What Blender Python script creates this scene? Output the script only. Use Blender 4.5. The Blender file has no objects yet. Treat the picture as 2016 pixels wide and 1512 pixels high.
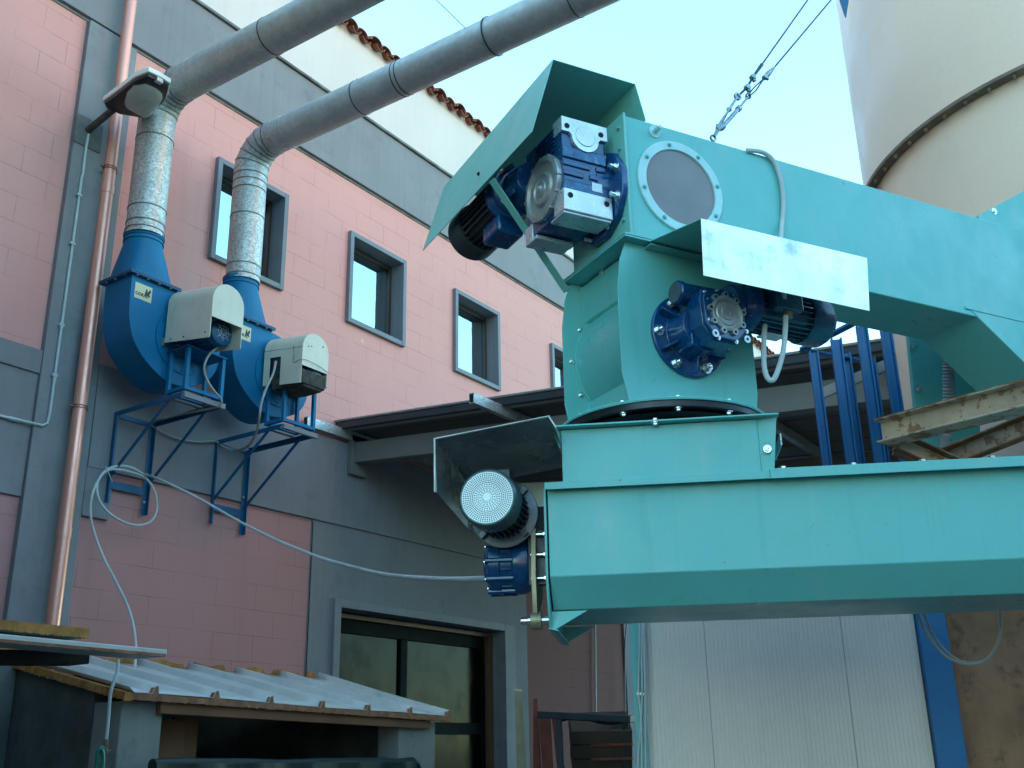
import bpy, bmesh, math, random
from mathutils import Vector, Matrix
random.seed(7)
scene = bpy.context.scene
col = scene.collection
PI = math.pi
# ------------------------------------------------------------------ camera
FPX, CX, CY = 2066.0, 1008.0, 756.0
AR = Vector((0.56432459, -0.82535787, -0.01794851))
AU = Vector((-0.26626689, -0.20254878, 0.94237781))
AF = Vector((0.78143439, 0.52702788, 0.33406873))
EYE = Vector((0, 0, 1.6))
cd = bpy.data.cameras.new("camera"); cam = bpy.data.objects.new("camera", cd); col.objects.link(cam)
cd.sensor_width = 36.0; cd.lens = FPX / 2016.0 * 36.0; cd.clip_end = 500
M = Matrix((( AR.x, AU.x, -AF.x, EYE.x), (AR.y, AU.y, -AF.y, EYE.y), (AR.z, AU.z, -AF.z, EYE.z), (0, 0, 0, 1)))
cam.matrix_world = M
scene.camera = cam
# ------------------------------------------------------------------ sky and sun
SUN_EL, SUN_ROT = 18.0, -30.0
w = bpy.data.worlds.new("World"); scene.world = w; w.use_nodes = True
nt = w.node_tree; bg = nt.nodes["Background"]
sky = nt.nodes.new("ShaderNodeTexSky"); sky.sky_type = 'NISHITA'; sky.sun_disc = False
sky.sun_elevation = math.radians(SUN_EL); sky.sun_rotation = math.radians(SUN_ROT)
sky.air_density = 1.0; sky.dust_density = 0.6; sky.ozone_density = 0.4; sky.altitude = 100
tint = nt.nodes.new("ShaderNodeMix"); tint.data_type = 'RGBA'; tint.blend_type = 'MULTIPLY'; tint.inputs[0].default_value = 1
nt.links.new(sky.outputs[0], tint.inputs[6]); tint.inputs[7].default_value = (.67, .97, .96, 1)
nt.links.new(tint.outputs[2], bg.inputs[0]); bg.inputs[1].default_value = 0.15
sd = bpy.data.lights.new("sun", 'SUN'); sd.energy = 2.5; sd.angle = math.radians(0.5); sd.color = (1, .93, .82)
sun = bpy.data.objects.new("sun", sd); col.objects.link(sun)
sdir = Vector((math.sin(math.radians(SUN_ROT)) * math.cos(math.radians(SUN_EL)), math.cos(math.radians(SUN_ROT)) * math.cos(math.radians(SUN_EL)), math.sin(math.radians(SUN_EL))))
sun.rotation_euler = sdir.to_track_quat('Z', 'Y').to_euler()
scene.view_settings.view_transform = 'Standard'; scene.view_settings.look = 'None'
scene.view_settings.exposure = 2.75; scene.view_settings.gamma = 1.0

# ------------------------------------------------------------------ helpers: measured points -> metres
def ray(px, py): return (AR * (px - CX) + AU * (CY - py) + AF * FPX).normalized()
def hit(px, py, n, d):
    n = Vector(n); r = ray(px, py); return EYE + r * ((d - n.dot(EYE)) / n.dot(r))
def atY(px, py, y): return hit(px, py, (0, 1, 0), y)
def atX(px, py, x): return hit(px, py, (1, 0, 0), x)
def atZ(px, py, z): return hit(px, py, (0, 0, 1), z)
def atD(px, py, d): return EYE + (AR * ((px - CX) / FPX) + AU * ((CY - py) / FPX) + AF) * d
class Frame:
    def __init__(s, az, P):
        a = math.radians(az); s.e = Vector((math.cos(a), math.sin(a), 0)); s.n = Vector((-math.sin(a), math.cos(a), 0)); s.P = Vector((P[0], P[1], 0)); s.z = Vector((0, 0, 1))
    def __call__(s, a, o, z): return s.P + s.e * a + s.n * o + Vector((0, 0, z))
    def on(s, px, py, o=0.0): return hit(px, py, s.n, s.n.dot(s.P) + o)
    def ons(s, px, py, a=0.0): return hit(px, py, s.e, s.e.dot(s.P) + a)
    def loc(s, p): return (s.e.dot(p - s.P), s.n.dot(p - s.P), p.z)
U = Frame(-28.876, atD(1237, 350, 3.9))
L = Frame(-63.3, atD(1080, 1050, 3.5))
WF = Frame(0, (0, 8, 0))      # wall frame: a = X, o = Y-8
X3, Y3, Z3 = Vector((1, 0, 0)), Vector((0, 1, 0)), Vector((0, 0, 1))
def W(x, off, z): return Vector((x, 8 - off, z))

# ------------------------------------------------------------------ materials
def newmat(name):
    m = bpy.data.materials.new(name); m.use_nodes = True
    return m, m.node_tree, m.node_tree.nodes["Principled BSDF"]
def nd(nt, typ, **kw):
    n = nt.nodes.new(typ)
    for k, v in kw.items(): setattr(n, k, v)
    return n
def noise(nt, vec, scale, detail=5, rough=.6):
    n = nd(nt, "ShaderNodeTexNoise"); n.inputs["Scale"].default_value = scale; n.inputs["Detail"].default_value = detail; n.inputs["Roughness"].default_value = rough
    nt.links.new(vec, n.inputs["Vector"]); return n.outputs["Fac"]
def mrange(nt, v, a, b, c, d):
    n = nd(nt, "ShaderNodeMapRange"); nt.links.new(v, n.inputs[0])
    for i, x in enumerate((a, b, c, d)): n.inputs[i + 1].default_value = x
    return n.outputs[0]
def mixc(nt, fac, a, b, mode='MIX'):
    n = nd(nt, "ShaderNodeMix", data_type='RGBA', blend_type=mode)
    for sock, val in ((n.inputs[0], fac), (n.inputs[6], a), (n.inputs[7], b)):
        if isinstance(val, bpy.types.NodeSocket): nt.links.new(val, sock)
        elif isinstance(val, (int, float)): sock.default_value = val
        else: sock.default_value = (*val, 1)
    return n.outputs[2]
def vmul(nt, vec, s):
    n = nd(nt, "ShaderNodeVectorMath", operation='MULTIPLY'); nt.links.new(vec, n.inputs[0]); n.inputs[1].default_value = s; return n.outputs[0]
def coords(nt): return nd(nt, "ShaderNodeTexCoord").outputs["Object"]
def bump(nt, h, strength, dist, bs):
    b = nd(nt, "ShaderNodeBump"); b.inputs["Strength"].default_value = strength; b.inputs["Distance"].default_value = dist
    nt.links.new(h, b.inputs["Height"]); nt.links.new(b.outputs[0], bs.inputs["Normal"])
def paint(name, c, rough=.45, metal=0.0, var=.12, scale=3.0, dirt=None, dirt_amt=.35, streak=0.0, bmp=.15, bscale=60, spec=.5, coat=0.0, spots=None, spot_scale=22, spot_t=.715):
    m, nt, bs = newmat(name); v = coords(nt)
    n1 = noise(nt, v, scale); c2 = tuple(x * (1 - var * 2) for x in c); c3 = tuple(min(1, x * (1 + var)) for x in c)
    base = mixc(nt, mrange(nt, n1, .3, .7, 0, 1), c2, c3)
    n0 = noise(nt, v, bscale * 1.5, 3); base = mixc(nt, mrange(nt, n0, .35, .65, 0, .25), base, tuple(x * .85 for x in c))
    if dirt:
        n2 = noise(nt, v, scale * 2.3 + .7, 8, .7)
        base = mixc(nt, mrange(nt, n2, .54, .72, 0, dirt_amt), base, dirt)
    if streak:
        n3 = noise(nt, vmul(nt, v, (14, 14, .8)), 1.0, 5)
        base = mixc(nt, mrange(nt, n3, .5, .78, 0, streak), base, tuple(x * .45 for x in c))
    if spots: base = mixc(nt, mrange(nt, noise(nt, v, spot_scale, 4, .6), spot_t, spot_t + .02, 0, .75), base, spots)
    nt.links.new(base, bs.inputs["Base Color"])
    nt.links.new(mrange(nt, noise(nt, v, scale * 4), .3, .7, max(.03, rough - .08), min(1, rough + .1)), bs.inputs["Roughness"])
    bs.inputs["Metallic"].default_value = metal; bs.inputs["Specular IOR Level"].default_value = spec
    bs.inputs["Coat Weight"].default_value = coat
    if bmp: bump(nt, noise(nt, v, bscale, 4), bmp, .002, bs)
    return m
def galv(name, c=(.42, .45, .47), rough=.38, scale=55, lo=.6, hi=1.35, metal=.85, streak=True):
    m, nt, bs = newmat(name); v = coords(nt)
    vo = nd(nt, "ShaderNodeTexVoronoi"); vo.inputs["Scale"].default_value = scale; nt.links.new(v, vo.inputs["Vector"])
    sp = nd(nt, "ShaderNodeSeparateColor"); nt.links.new(vo.outputs["Color"], sp.inputs[0])
    base = mixc(nt, sp.outputs[0], tuple(x * lo for x in c), tuple(min(1, x * hi) for x in c))
    base = mixc(nt, mrange(nt, noise(nt, v, 4, 6), .45, .7, 0, .5), base, tuple(x * .7 for x in c))
    if streak: base = mixc(nt, mrange(nt, noise(nt, vmul(nt, v, (25, 25, 1)), 1, 4), .62, .75, 0, .35), base, (.35, .2, .14))
    nt.links.new(base, bs.inputs["Base Color"]); bs.inputs["Metallic"].default_value = metal
    nt.links.new(mrange(nt, sp.outputs[1], 0, 1, rough - .1, rough + .15), bs.inputs["Roughness"])
    bump(nt, noise(nt, v, 9, 3), .25, .004, bs)
    return m
MT = {}
TEAL = (.13, .46, .43)
MT['teal'] = paint("teal_paint", TEAL, .34, var=.05, scale=2.2, dirt=(.24, .42, .38), dirt_amt=.45, streak=.12, bmp=.12, bscale=90, spec=.45, spots=(.14, .10, .06), spot_scale=15, spot_t=.735)
def mat_teal(name, c):
    m, nt, bs = newmat(name); v = coords(nt)
    base = mixc(nt, mrange(nt, noise(nt, v, 1.8, 5), .3, .7, 0, 1), tuple(x * .93 for x in c), tuple(x * 1.04 for x in c))
    base = mixc(nt, mrange(nt, noise(nt, vmul(nt, v, (5, 5, 1.1)), 1.3, 7, .68), .53, .70, 0, .38), base, (.27, .47, .42))      # dusty smudges
    base = mixc(nt, mrange(nt, noise(nt, vmul(nt, v, (16, 16, .9)), 1, 6, .6), .58, .78, 0, .30), base, (.06, .25, .25))        # run marks
    base = mixc(nt, mrange(nt, noise(nt, v, 13, 6, .7), .69, .73, 0, .6), base, (.10, .22, .20))                                # scuffs
    base = mixc(nt, mrange(nt, noise(nt, v, 34, 3, .5), .745, .76, 0, .7), base, (.13, .11, .08))                              # rust chips
    nt.links.new(base, bs.inputs["Base Color"])
    nt.links.new(mrange(nt, noise(nt, v, 3.5, 6, .7), .35, .68, .26, .55), bs.inputs["Roughness"])
    bs.inputs["Specular IOR Level"].default_value = .45
    h = nd(nt, "ShaderNodeMath", operation='MULTIPLY_ADD'); nt.links.new(noise(nt, v, 2.6, 2), h.inputs[0]); h.inputs[1].default_value = 9.0
    nt.links.new(noise(nt, v, 120, 4), h.inputs[2]); bump(nt, h.outputs[0], .30, .0022, bs)
    return m
MT['teal'] = mat_teal("weathered_teal_paint", TEAL)
MT['teal_hood'] = paint("teal_hood_paint", (.19, .52, .45), .4, var=.05, scale=2, dirt=(.09, .2, .18), dirt_amt=.3, bmp=.08)
MT['ring'] = paint("pale_ring_paint", (.42, .66, .66), .4, var=.06, scale=9, dirt=(.3, .45, .45), bmp=.1)
MT['inspect'] = paint("dusty_pane", (.20, .17, .17), .35, var=.12, scale=6, dirt=(.28, .2, .16), bmp=.05, bscale=120)
MT['blue'] = paint("fan_blue", (.0005, .145, .31), .55, var=.12, scale=2.5, dirt=(.03, .10, .15), dirt_amt=.35, streak=.12, bmp=.1, spec=.25)
MT['blue_frame'] = paint("frame_blue", (.0015, .085, .20), .45, var=.12, scale=4, dirt=(.03, .05, .08), bmp=.1)
MT['gear'] = paint("gearbox_blue", (.0015, .055, .17), .22, var=.15, scale=9, dirt=(.01, .02, .05), dirt_amt=.5, bmp=.25, bscale=150, coat=.3)
MT['gear_worn'] = paint('worn_gearbox_blue', (.02, .11, .24), .3, metal=.2, var=.3, scale=20, dirt=(.26, .32, .38), dirt_amt=.9, bmp=.3, bscale=120)
MT['gear_dust'] = paint("dusty_cast_metal", (.10, .12, .14), .35, metal=.35, var=.2, scale=14, dirt=(.16, .17, .17), dirt_amt=.6, bmp=.3, bscale=160)
MT['alu'] = paint("cast_aluminium", (.62, .64, .68), .3, metal=.5, var=.12, scale=8, dirt=(.3, .33, .36), bmp=.2, bscale=180)
MT['bright'] = paint("zinc_bolt", (.75, .76, .74), .22, metal=1, var=.1, scale=30, bmp=0)
MT['cover_alu'] = paint('dull_aluminium', (.40, .42, .42), .36, metal=.45, var=.16, scale=14, dirt=(.16, .17, .17), dirt_amt=.5, bmp=.3, bscale=160)
MT['dark_motor'] = paint("dark_motor", (.034, .04, .046), .4, var=.2, scale=9, bmp=.15)
MT['green_motor'] = paint("grey_green_motor", (.045, .085, .09), .3, metal=.2, var=.15, scale=6, dirt=(.1, .1, .09), bmp=.12)
MT['teal_motor'] = paint("dark_teal_motor", (.006, .065, .11), .28, var=.15, scale=6, bmp=.12, coat=.3)
MT['grille'] = paint("perforated_cover", (.72, .78, .78), .38, metal=.15, var=.05, scale=4, bmp=.05)
MT['black'] = paint("black_rubber", (.006, .007, .010), .35, var=.2, scale=8, dirt=(.02, .02, .024), bmp=.1)
MT['hole'] = paint("dark_void", (.004, .005, .007), .8, var=.1, scale=8, bmp=0)
MT['galv'] = galv("galvanised_duct", (.46, .47, .46), .5, 60, .68, 1.25, metal=.6)
MT['galv_dull'] = galv("weathered_duct", (.45, .46, .44), .5, 30, .92, 1.08, metal=.35, streak=False)
MT['galv_elbow'] = galv('crinkled_elbow', (.42, .44, .43), .5, 45, .75, 1.2, metal=.5)
MT['seam'] = paint('duct_seam', (.15, .17, .17), .5, metal=.4, var=.15, scale=20, bmp=.1)
MT['steel'] = paint('sheet_steel', (.78, .76, .72), .3, metal=.75, var=.06, scale=2.8, dirt=(.30, .36, .40), dirt_amt=.85, bmp=0)
MT['steelx'] = galv("sheet_steel", (.55, .64, .66), .26, 7, .9, 1.1, metal=.95, streak=False)
MT['steel_dark'] = galv("bare_sheet", (.26, .30, .32), .3, 12, .85, 1.1, metal=.7, streak=False)
MT['grey'] = paint("grey_render", (.225, .22, .235), .85, var=.06, scale=1.3, dirt=(.09, .115, .125), dirt_amt=.35, streak=.18, bmp=.35, bscale=110, spec=.2, spots=(.07, .08, .085), spot_scale=18, spot_t=.72)
MT['grey_trim'] = paint("grey_trim", (.225, .225, .24), .7, var=.07, scale=3, dirt=(.1, .12, .13), streak=.2, bmp=.2, spec=.25)
MT['plate_grey'] = paint('grimy_grey_plate', (.12, .125, .12), .7, var=.2, scale=8, dirt=(.2, .14, .12), dirt_amt=.5, bmp=.2)
MT['grey_frame'] = paint("grey_window_surround", (.17, .185, .21), .6, var=.06, scale=4, bmp=.1, spec=.3)
MT['cream_wall'] = paint("cream_render", (.62, .53, .49), .85, var=.04, scale=.8, dirt=(.55, .5, .43), dirt_amt=.3, streak=.10, bmp=.25, bscale=80, spec=.2)
MT['ledge'] = paint("weathered_ledge", (.16, .17, .165), .9, var=.3, scale=5, dirt=(.25, .24, .22), dirt_amt=.6, bmp=.4)
MT['tile'] = paint("clay_tile", (.26, .095, .06), .85, var=.25, scale=7, dirt=(.10, .05, .04), dirt_amt=.7, bmp=.5, bscale=60, spec=.2)
MT['mortar'] = paint("tile_bedding", (.34, .22, .17), .9, var=.2, scale=9, bmp=.4)
MT['copper'] = paint("copper_pipe", (.80, .36, .28), .36, metal=.55, var=.04, scale=2, streak=.1, bmp=0)
MT['copper_dark'] = paint("copper_clamp", (.28, .09, .06), .4, metal=.5, var=.1, scale=8, bmp=.05)
MT['conduit'] = paint("pale_conduit", (.42, .50, .50), .5, var=.08, scale=6, bmp=.05)
MT['cable'] = paint("white_cable", (.48, .52, .52), .45, var=.1, scale=6, dirt=(.3, .3, .28), bmp=.05)
MT['cable_grey'] = paint("grey_cable", (.30, .31, .30), .5, var=.12, scale=6, dirt=(.16, .15, .13), bmp=.05)
MT['cover'] = paint("cream_cover", (.64, .59, .48), .5, var=.06, scale=3, dirt=(.36, .36, .29), dirt_amt=.5, streak=.18, bmp=.12)
MT['cover_in'] = paint("cover_inside", (.30, .24, .19), .7, var=.2, scale=6, dirt=(.12, .10, .08), bmp=.2)
MT['dirt'] = paint("greasy_dirt", (.055, .05, .042), .9, var=.4, scale=14, dirt=(.14, .12, .09), bmp=.8, bscale=40)
MT['sticker'] = paint("sticker_cream", (.55, .52, .33), .5, var=.04, scale=8, bmp=0)
MT['plate'] = paint("name_plate", (.55, .6, .62), .35, metal=.3, var=.05, scale=10, bmp=0)
MT['white_ink'] = paint("white_ink", (.75, .77, .74), .5, var=.02, bmp=0)
MT['black_ink'] = paint("black_ink", (.01, .012, .012), .5, var=.02, bmp=0)
MT['lampwhite'] = paint("lamp_shell", (.85, .85, .78), .4, var=.06, scale=8, bmp=.05)
MT['rust_arm'] = paint("lamp_arm", (.075, .07, .06), .6, var=.25, scale=15, dirt=(.14, .1, .07), bmp=.2)
MT['canopy_under'] = paint("canopy_underside", (.17, .14, .12), .7, var=.08, scale=1.2, bmp=.1, spec=.3)
MT['canopy_edge'] = paint("canopy_edge", (.035, .045, .055), .4, metal=.3, var=.1, scale=4, bmp=.05)
MT['canopy_cap'] = paint('canopy_capping', (.26, .25, .24), .4, metal=.2, var=.1, scale=5, bmp=.05)
MT['canopy_lip'] = paint("canopy_lip", (.36, .34, .30), .5, var=.1, scale=4, bmp=.05)
MT['beam_grey'] = paint("rafter_grey", (.17, .16, .15), .6, var=.08, scale=2, bmp=.1)
MT['silo'] = paint("silo_cream", (.88, .61, .46), .42, var=.03, scale=.7, dirt=(.5, .42, .32), dirt_amt=.18, bmp=.05, bscale=30, spec=.4)
MT['ringrust'] = paint("rusty_ring", (.24, .17, .12), .7, var=.3, scale=6, dirt=(.10, .035, .02), dirt_amt=.8, bmp=.4)
MT['rustbeam'] = paint("rusty_cream_beam", (.56, .38, .27), .65, var=.18, scale=6, spots=(.24, .085, .03), spot_scale=14, spot_t=.53, dirt=(.17, .062, .02), dirt_amt=.95, streak=.35, bmp=.3)
MT['flat_beige'] = paint('beige_steel', (.40, .35, .31), .6, var=.1, scale=6, bmp=.1)
MT['torque'] = paint('yellow_zinc_plate', (.33, .27, .17), .4, metal=.5, var=.15, scale=12, dirt=(.16, .09, .05), bmp=.1)
MT['rustedge'] = paint("rust_edge", (.26, .11, .045), .8, var=.35, scale=9, dirt=(.42, .36, .27), dirt_amt=.7, bmp=.4)
MT['rack'] = paint("rack_blue", (.001, .13, .32), .4, var=.1, scale=3, dirt=(.01, .03, .08), bmp=.06)
MT['rustsheet'] = paint("rusty_sheet", (.34, .16, .085), .75, var=.3, scale=3.0, dirt=(.07, .03, .013), dirt_amt=.85, streak=.4, bmp=.3)
MT['hose'] = paint("corrugated_hose", (.30, .32, .34), .5, var=.12, scale=8, bmp=.1)
MT['wire'] = paint("wire_rope", (.05, .09, .12), .4, metal=.7, var=.2, scale=40, bmp=.2)
MT['shackle'] = paint("galvanised_fitting", (.32, .38, .40), .4, metal=.8, var=.2, scale=30, bmp=.2)
MT['roofsheet'] = paint("white_roof_sheet", (.54, .55, .52), .4, var=.07, scale=3, dirt=(.2, .24, .26), dirt_amt=.5, bmp=.08)
MT['foam'] = paint("orange_foam", (.42, .20, .065), .95, var=.25, scale=12, dirt=(.2, .11, .05), dirt_amt=.8, bmp=1.0, bscale=45, spec=.1)
MT['foam_edge'] = paint("aged_foam", (.30, .15, .09), .95, var=.25, scale=14, dirt=(.14, .08, .06), dirt_amt=.7, bmp=.8, bscale=45, spec=.1)
MT['timber'] = paint("timber_beam", (.20, .085, .042), .8, var=.15, scale=4, dirt=(.12, .055, .03), bmp=.3)
MT['plank'] = paint("pale_plank", (.34, .29, .18), .8, var=.15, scale=6, streak=.3, bmp=.25)
MT['board'] = paint("brown_board", (.19, .085, .045), .8, var=.12, scale=3, bmp=.2)
MT['concrete'] = paint("pillar_concrete", (.26, .28, .26), .9, var=.12, scale=2, dirt=(.10, .115, .11), dirt_amt=.5, streak=.25, bmp=.4, spec=.2)
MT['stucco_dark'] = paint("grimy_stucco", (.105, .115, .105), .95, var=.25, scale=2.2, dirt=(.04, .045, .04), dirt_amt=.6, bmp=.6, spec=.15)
MT['tarp'] = paint("green_tarp", (.003, .022, .02), .5, var=.25, scale=6, bmp=.4, bscale=20)
MT['greenhose'] = paint("green_hose", (.01, .16, .10), .35, var=.1, bmp=0)
MT['red_board'] = paint("red_formwork", (.24, .065, .04), .75, var=.25, scale=4, dirt=(.06, .02, .015), dirt_amt=.6, streak=.35, bmp=.3)
MT['dark_frame'] = paint("dark_green_frame", (.004, .007, .007), .75, var=.1, bmp=.05, spec=.1)
MT['jamb_wood'] = paint("brown_jamb", (.15, .07, .035), .6, var=.12, scale=6, streak=.2, bmp=.15)
MT['crate'] = paint("murky_panel", (.075, .05, .035), .8, var=.25, scale=3, bmp=.2)
MT['brown_frame'] = paint("bronze_window_frame", (.05, .042, .038), .35, metal=.3, var=.1, bmp=.05)
MT['asphalt'] = paint("yard_concrete", (.13, .13, .125), .9, var=.15, scale=.6, dirt=(.07, .07, .068), dirt_amt=.6, bmp=.5, bscale=40, spec=.2)
def mat_pink(name, c, lines=.62):
    m, nt, bs = newmat(name); v = coords(nt)
    sx = nd(nt, "ShaderNodeSeparateXYZ"); nt.links.new(v, sx.inputs[0])
    cb = nd(nt, "ShaderNodeCombineXYZ"); nt.links.new(sx.outputs[0], cb.inputs[0]); nt.links.new(sx.outputs[2], cb.inputs[1])
    br = nd(nt, "ShaderNodeTexBrick"); nt.links.new(cb.outputs[0], br.inputs["Vector"])
    br.inputs["Scale"].default_value = 1; br.inputs["Brick Width"].default_value = .5; br.inputs["Row Height"].default_value = .25
    br.inputs["Mortar Size"].default_value = .0035; br.inputs["Mortar Smooth"].default_value = .3
    br.inputs["Color1"].default_value = (*c, 1); br.inputs["Color2"].default_value = (*[x * .975 for x in c], 1); br.inputs["Mortar"].default_value = (*[x * lines * .75 for x in c], 1)
    patch = mrange(nt, noise(nt, v, 1.6, 4), .42, .60, .12, 1)
    base = mixc(nt, mrange(nt, noise(nt, v, 1.6, 4), .42, .60, .08, .8), c, br.outputs["Color"])
    base = mixc(nt, mrange(nt, noise(nt, v, .7, 6), .35, .7, 0, .18), base, tuple(x * .78 for x in c))
    base = mixc(nt, mrange(nt, noise(nt, v, 26, 6, .75), .66, .74, 0, .35), base, (.24, .10, .08))
    base = mixc(nt, mrange(nt, noise(nt, vmul(nt, v, (6, 6, .5)), 1, 4), .55, .8, 0, .18), base, tuple(x * .6 for x in c))
    base = mixc(nt, mrange(nt, noise(nt, v, 3.4, 2, .3), .79, .80, 0, .5), base, (.6, .55, .48))
    nt.links.new(base, bs.inputs["Base Color"]); bs.inputs["Roughness"].default_value = .85; bs.inputs["Specular IOR Level"].default_value = .2
    h = nd(nt, "ShaderNodeMath", operation='MULTIPLY_ADD'); nt.links.new(br.outputs["Fac"], h.inputs[0]); h.inputs[1].default_value = -1.2
    nt.links.new(noise(nt, v, 70, 5), h.inputs[2]); bump(nt, h.outputs[0], .35, .004, bs)
    return m
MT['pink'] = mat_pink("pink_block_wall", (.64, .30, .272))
MT['pink_shaded'] = mat_pink("shaded_pink_block_wall", (.45, .22, .21))  # darker copy of the pink, shade low on the wall painted in
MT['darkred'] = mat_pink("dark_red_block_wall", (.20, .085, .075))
def glass_coated(name, c, rough, metal=1.0, wob=.3):
    m, nt, bs = newmat(name); v = coords(nt)
    nt.links.new(mixc(nt, noise(nt, v, 2.5, 3), c, tuple(x * .85 for x in c)), bs.inputs["Base Color"])
    bs.inputs["Metallic"].default_value = metal; bs.inputs["Roughness"].default_value = rough
    bump(nt, noise(nt, v, 3, 2), wob, .003, bs); return m
MT['pane'] = glass_coated("mirror_pane", (.42, .50, .52), .05)
MT['pane_dark'] = paint("olive_reflection_pane", (.0025, .0035, .0018), .15, var=.25, scale=.9, dirt=(.006, .006, .0035), dirt_amt=.4, bmp=.02, bscale=3, spec=.05)  # dark olive reflection of trees opposite is painted into the glass colour
m, nt_, bs_ = newmat("clear_bowl"); bs_.inputs["Base Color"].default_value = (.72, .74, .70, 1); bs_.inputs["Roughness"].default_value = .08
bs_.inputs["Transmission Weight"].default_value = .72; bs_.inputs["IOR"].default_value = 1.3
nt_.links.new(mrange(nt_, noise(nt_, coords(nt_), 20), .3, .7, .04, .25), bs_.inputs["Roughness"]); MT['bowl'] = m
def mat_ribbed(name, c):
    m, nt, bs = newmat(name); v = coords(nt)
    base = mixc(nt, mrange(nt, noise(nt, v, 1.2, 6), .3, .7, 0, 1), c, tuple(x * .88 for x in c))
    base = mixc(nt, mrange(nt, noise(nt, vmul(nt, v, (8, 8, .6)), 1, 5), .52, .75, 0, .25), base, tuple(x * .6 for x in c))
    nt.links.new(base, bs.inputs["Base Color"]); bs.inputs["Roughness"].default_value = .42; return m
MT['panel'] = mat_ribbed("ribbed_white_panel", (.78, .64, .56))

# ------------------------------------------------------------------ mesh builder
class MB:
    def __init__(s): s.v = []; s.f = []; s.mi = []
    def add(s, vs, fs, mi=0):
        b = len(s.v); s.v += [Vector(p) for p in vs]
        for f in fs: s.f.append([b + i for i in f]); s.mi.append(mi)
        return s
    def hexa(s, p, mi=0):   # 8 points: bottom ring 0-3, top ring 4-7
        return s.add(p, [(3, 2, 1, 0), (4, 5, 6, 7), (0, 1, 5, 4), (1, 2, 6, 5), (2, 3, 7, 6), (3, 0, 4, 7)], mi)
    def fbox(s, F, a0, a1, o0, o1, z0, z1, mi=0):
        return s.hexa([F(a0, o0, z0), F(a1, o0, z0), F(a1, o1, z0), F(a0, o1, z0), F(a0, o0, z1), F(a1, o0, z1), F(a1, o1, z1), F(a0, o1, z1)], mi)
    def prism(s, pts, vec, mi=0):
        n = len(pts); vec = Vector(vec); q = [Vector(p) for p in pts] + [Vector(p) + vec for p in pts]
        return s.add(q, [tuple(range(n - 1, -1, -1)), tuple(range(n, 2 * n))] + [(i, (i + 1) % n, n + (i + 1) % n, n + i) for i in range(n)], mi)
    def sheet(s, quad, t, mi=0):
        q = [Vector(p) for p in quad]; n = (q[1] - q[0]).cross(q[-1] - q[0]).normalized(); return s.prism(q, n * t, mi)
    def bar(s, p0, p1, wa, wb, up=Z3, mi=0):
        p0, p1 = Vector(p0), Vector(p1); d = (p1 - p0).normalized(); a = d.cross(up)
        if a.length < 1e-3: a = d.cross(X3)
        a.normalize(); b = a.cross(d).normalized(); a = a * wa / 2; b = b * wb / 2
        return s.prism([p0 - a - b, p0 + a - b, p0 + a + b, p0 - a + b], p1 - p0, mi)
    def angle(s, p0, p1, w, t, u, v, mi=0):  # L section along p0->p1, legs along u and v
        p0, p1, u, v = Vector(p0), Vector(p1), Vector(u), Vector(v)
        return s.prism([p0, p0 + u * w, p0 + u * w + v * t, p0 + u * t + v * t, p0 + u * t + v * w, p0 + v * w], p1 - p0, mi)
    def lathe(s, p, ax, prof, n=32, mi=0, caps=True, ref=None):
        p, ax = Vector(p), Vector(ax).normalized(); a = ax.cross(ref or (Z3 if abs(ax.z) < .9 else X3)).normalized(); b = ax.cross(a)
        vs = []; fs = []
        for t, r in prof:
            for i in range(n):
                th = 2 * PI * (i + .5) / n; vs.append(p + ax * t + (a * math.cos(th) + b * math.sin(th)) * r)
        for k in range(len(prof) - 1):
            for i in range(n):
                j = (i + 1) % n; fs.append((k * n + i, k * n + j, (k + 1) * n + j, (k + 1) * n + i))
        if caps:
            if prof[0][1] > 1e-5: fs.append(tuple(range(n - 1, -1, -1)))
            if prof[-1][1] > 1e-5: fs.append(tuple((len(prof) - 1) * n + i for i in range(n)))
        return s.add(vs, fs, mi)
    def cyl(s, p0, p1, r, n=24, mi=0, r1=None):
        p0, p1 = Vector(p0), Vector(p1); l = (p1 - p0).length
        return s.lathe(p0, p1 - p0, [(0, r), (l, r if r1 is None else r1)], n, mi)
    def ring(s, p, ax, r0, r1, h, n=48, mi=0):
        return s.lathe(p, ax, [(0, r0), (0, r1), (h, r1), (h, r0), (0, r0)], n, mi, caps=False)
    def tube(s, path, r, n=10, mi=0, radii=None):
        P = [Vector(p) for p in path]; m = len(P)
        T = [(P[min(i + 1, m - 1)] - P[max(i - 1, 0)]).normalized() for i in range(m)]
        a = T[0].cross(Z3 if abs(T[0].z) < .9 else X3).normalized(); vs = []; fs = []
        for i in range(m):
            a = (a - T[i] * a.dot(T[i])).normalized(); b = T[i].cross(a); rr = radii[i] if radii else r
            for k in range(n): th = 2 * PI * k / n; vs.append(P[i] + (a * math.cos(th) + b * math.sin(th)) * rr)
        for i in range(m - 1):
            for k in range(n): j = (k + 1) % n; fs.append((i * n + k, i * n + j, (i + 1) * n + j, (i + 1) * n + k))
        fs.append(tuple(range(n - 1, -1, -1))); fs.append(tuple((m - 1) * n + k for k in range(n)))
        return s.add(vs, fs, mi)
    def hexbolt(s, p, d, r=.008, h=.006, mi=0):
        d = Vector(d).normalized(); p = Vector(p)
        s.lathe(p - d * .001, d, [(0, r * 1.5), (r * .25, r * 1.5)], 16, mi); s.lathe(p, d, [(0, r), (h + r * .25, r)], 6, mi)
        return s.lathe(p, d, [(0, r * .5), (h * 1.6, r * .5), (h * 1.75, r * .3)], 10, mi)
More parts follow.
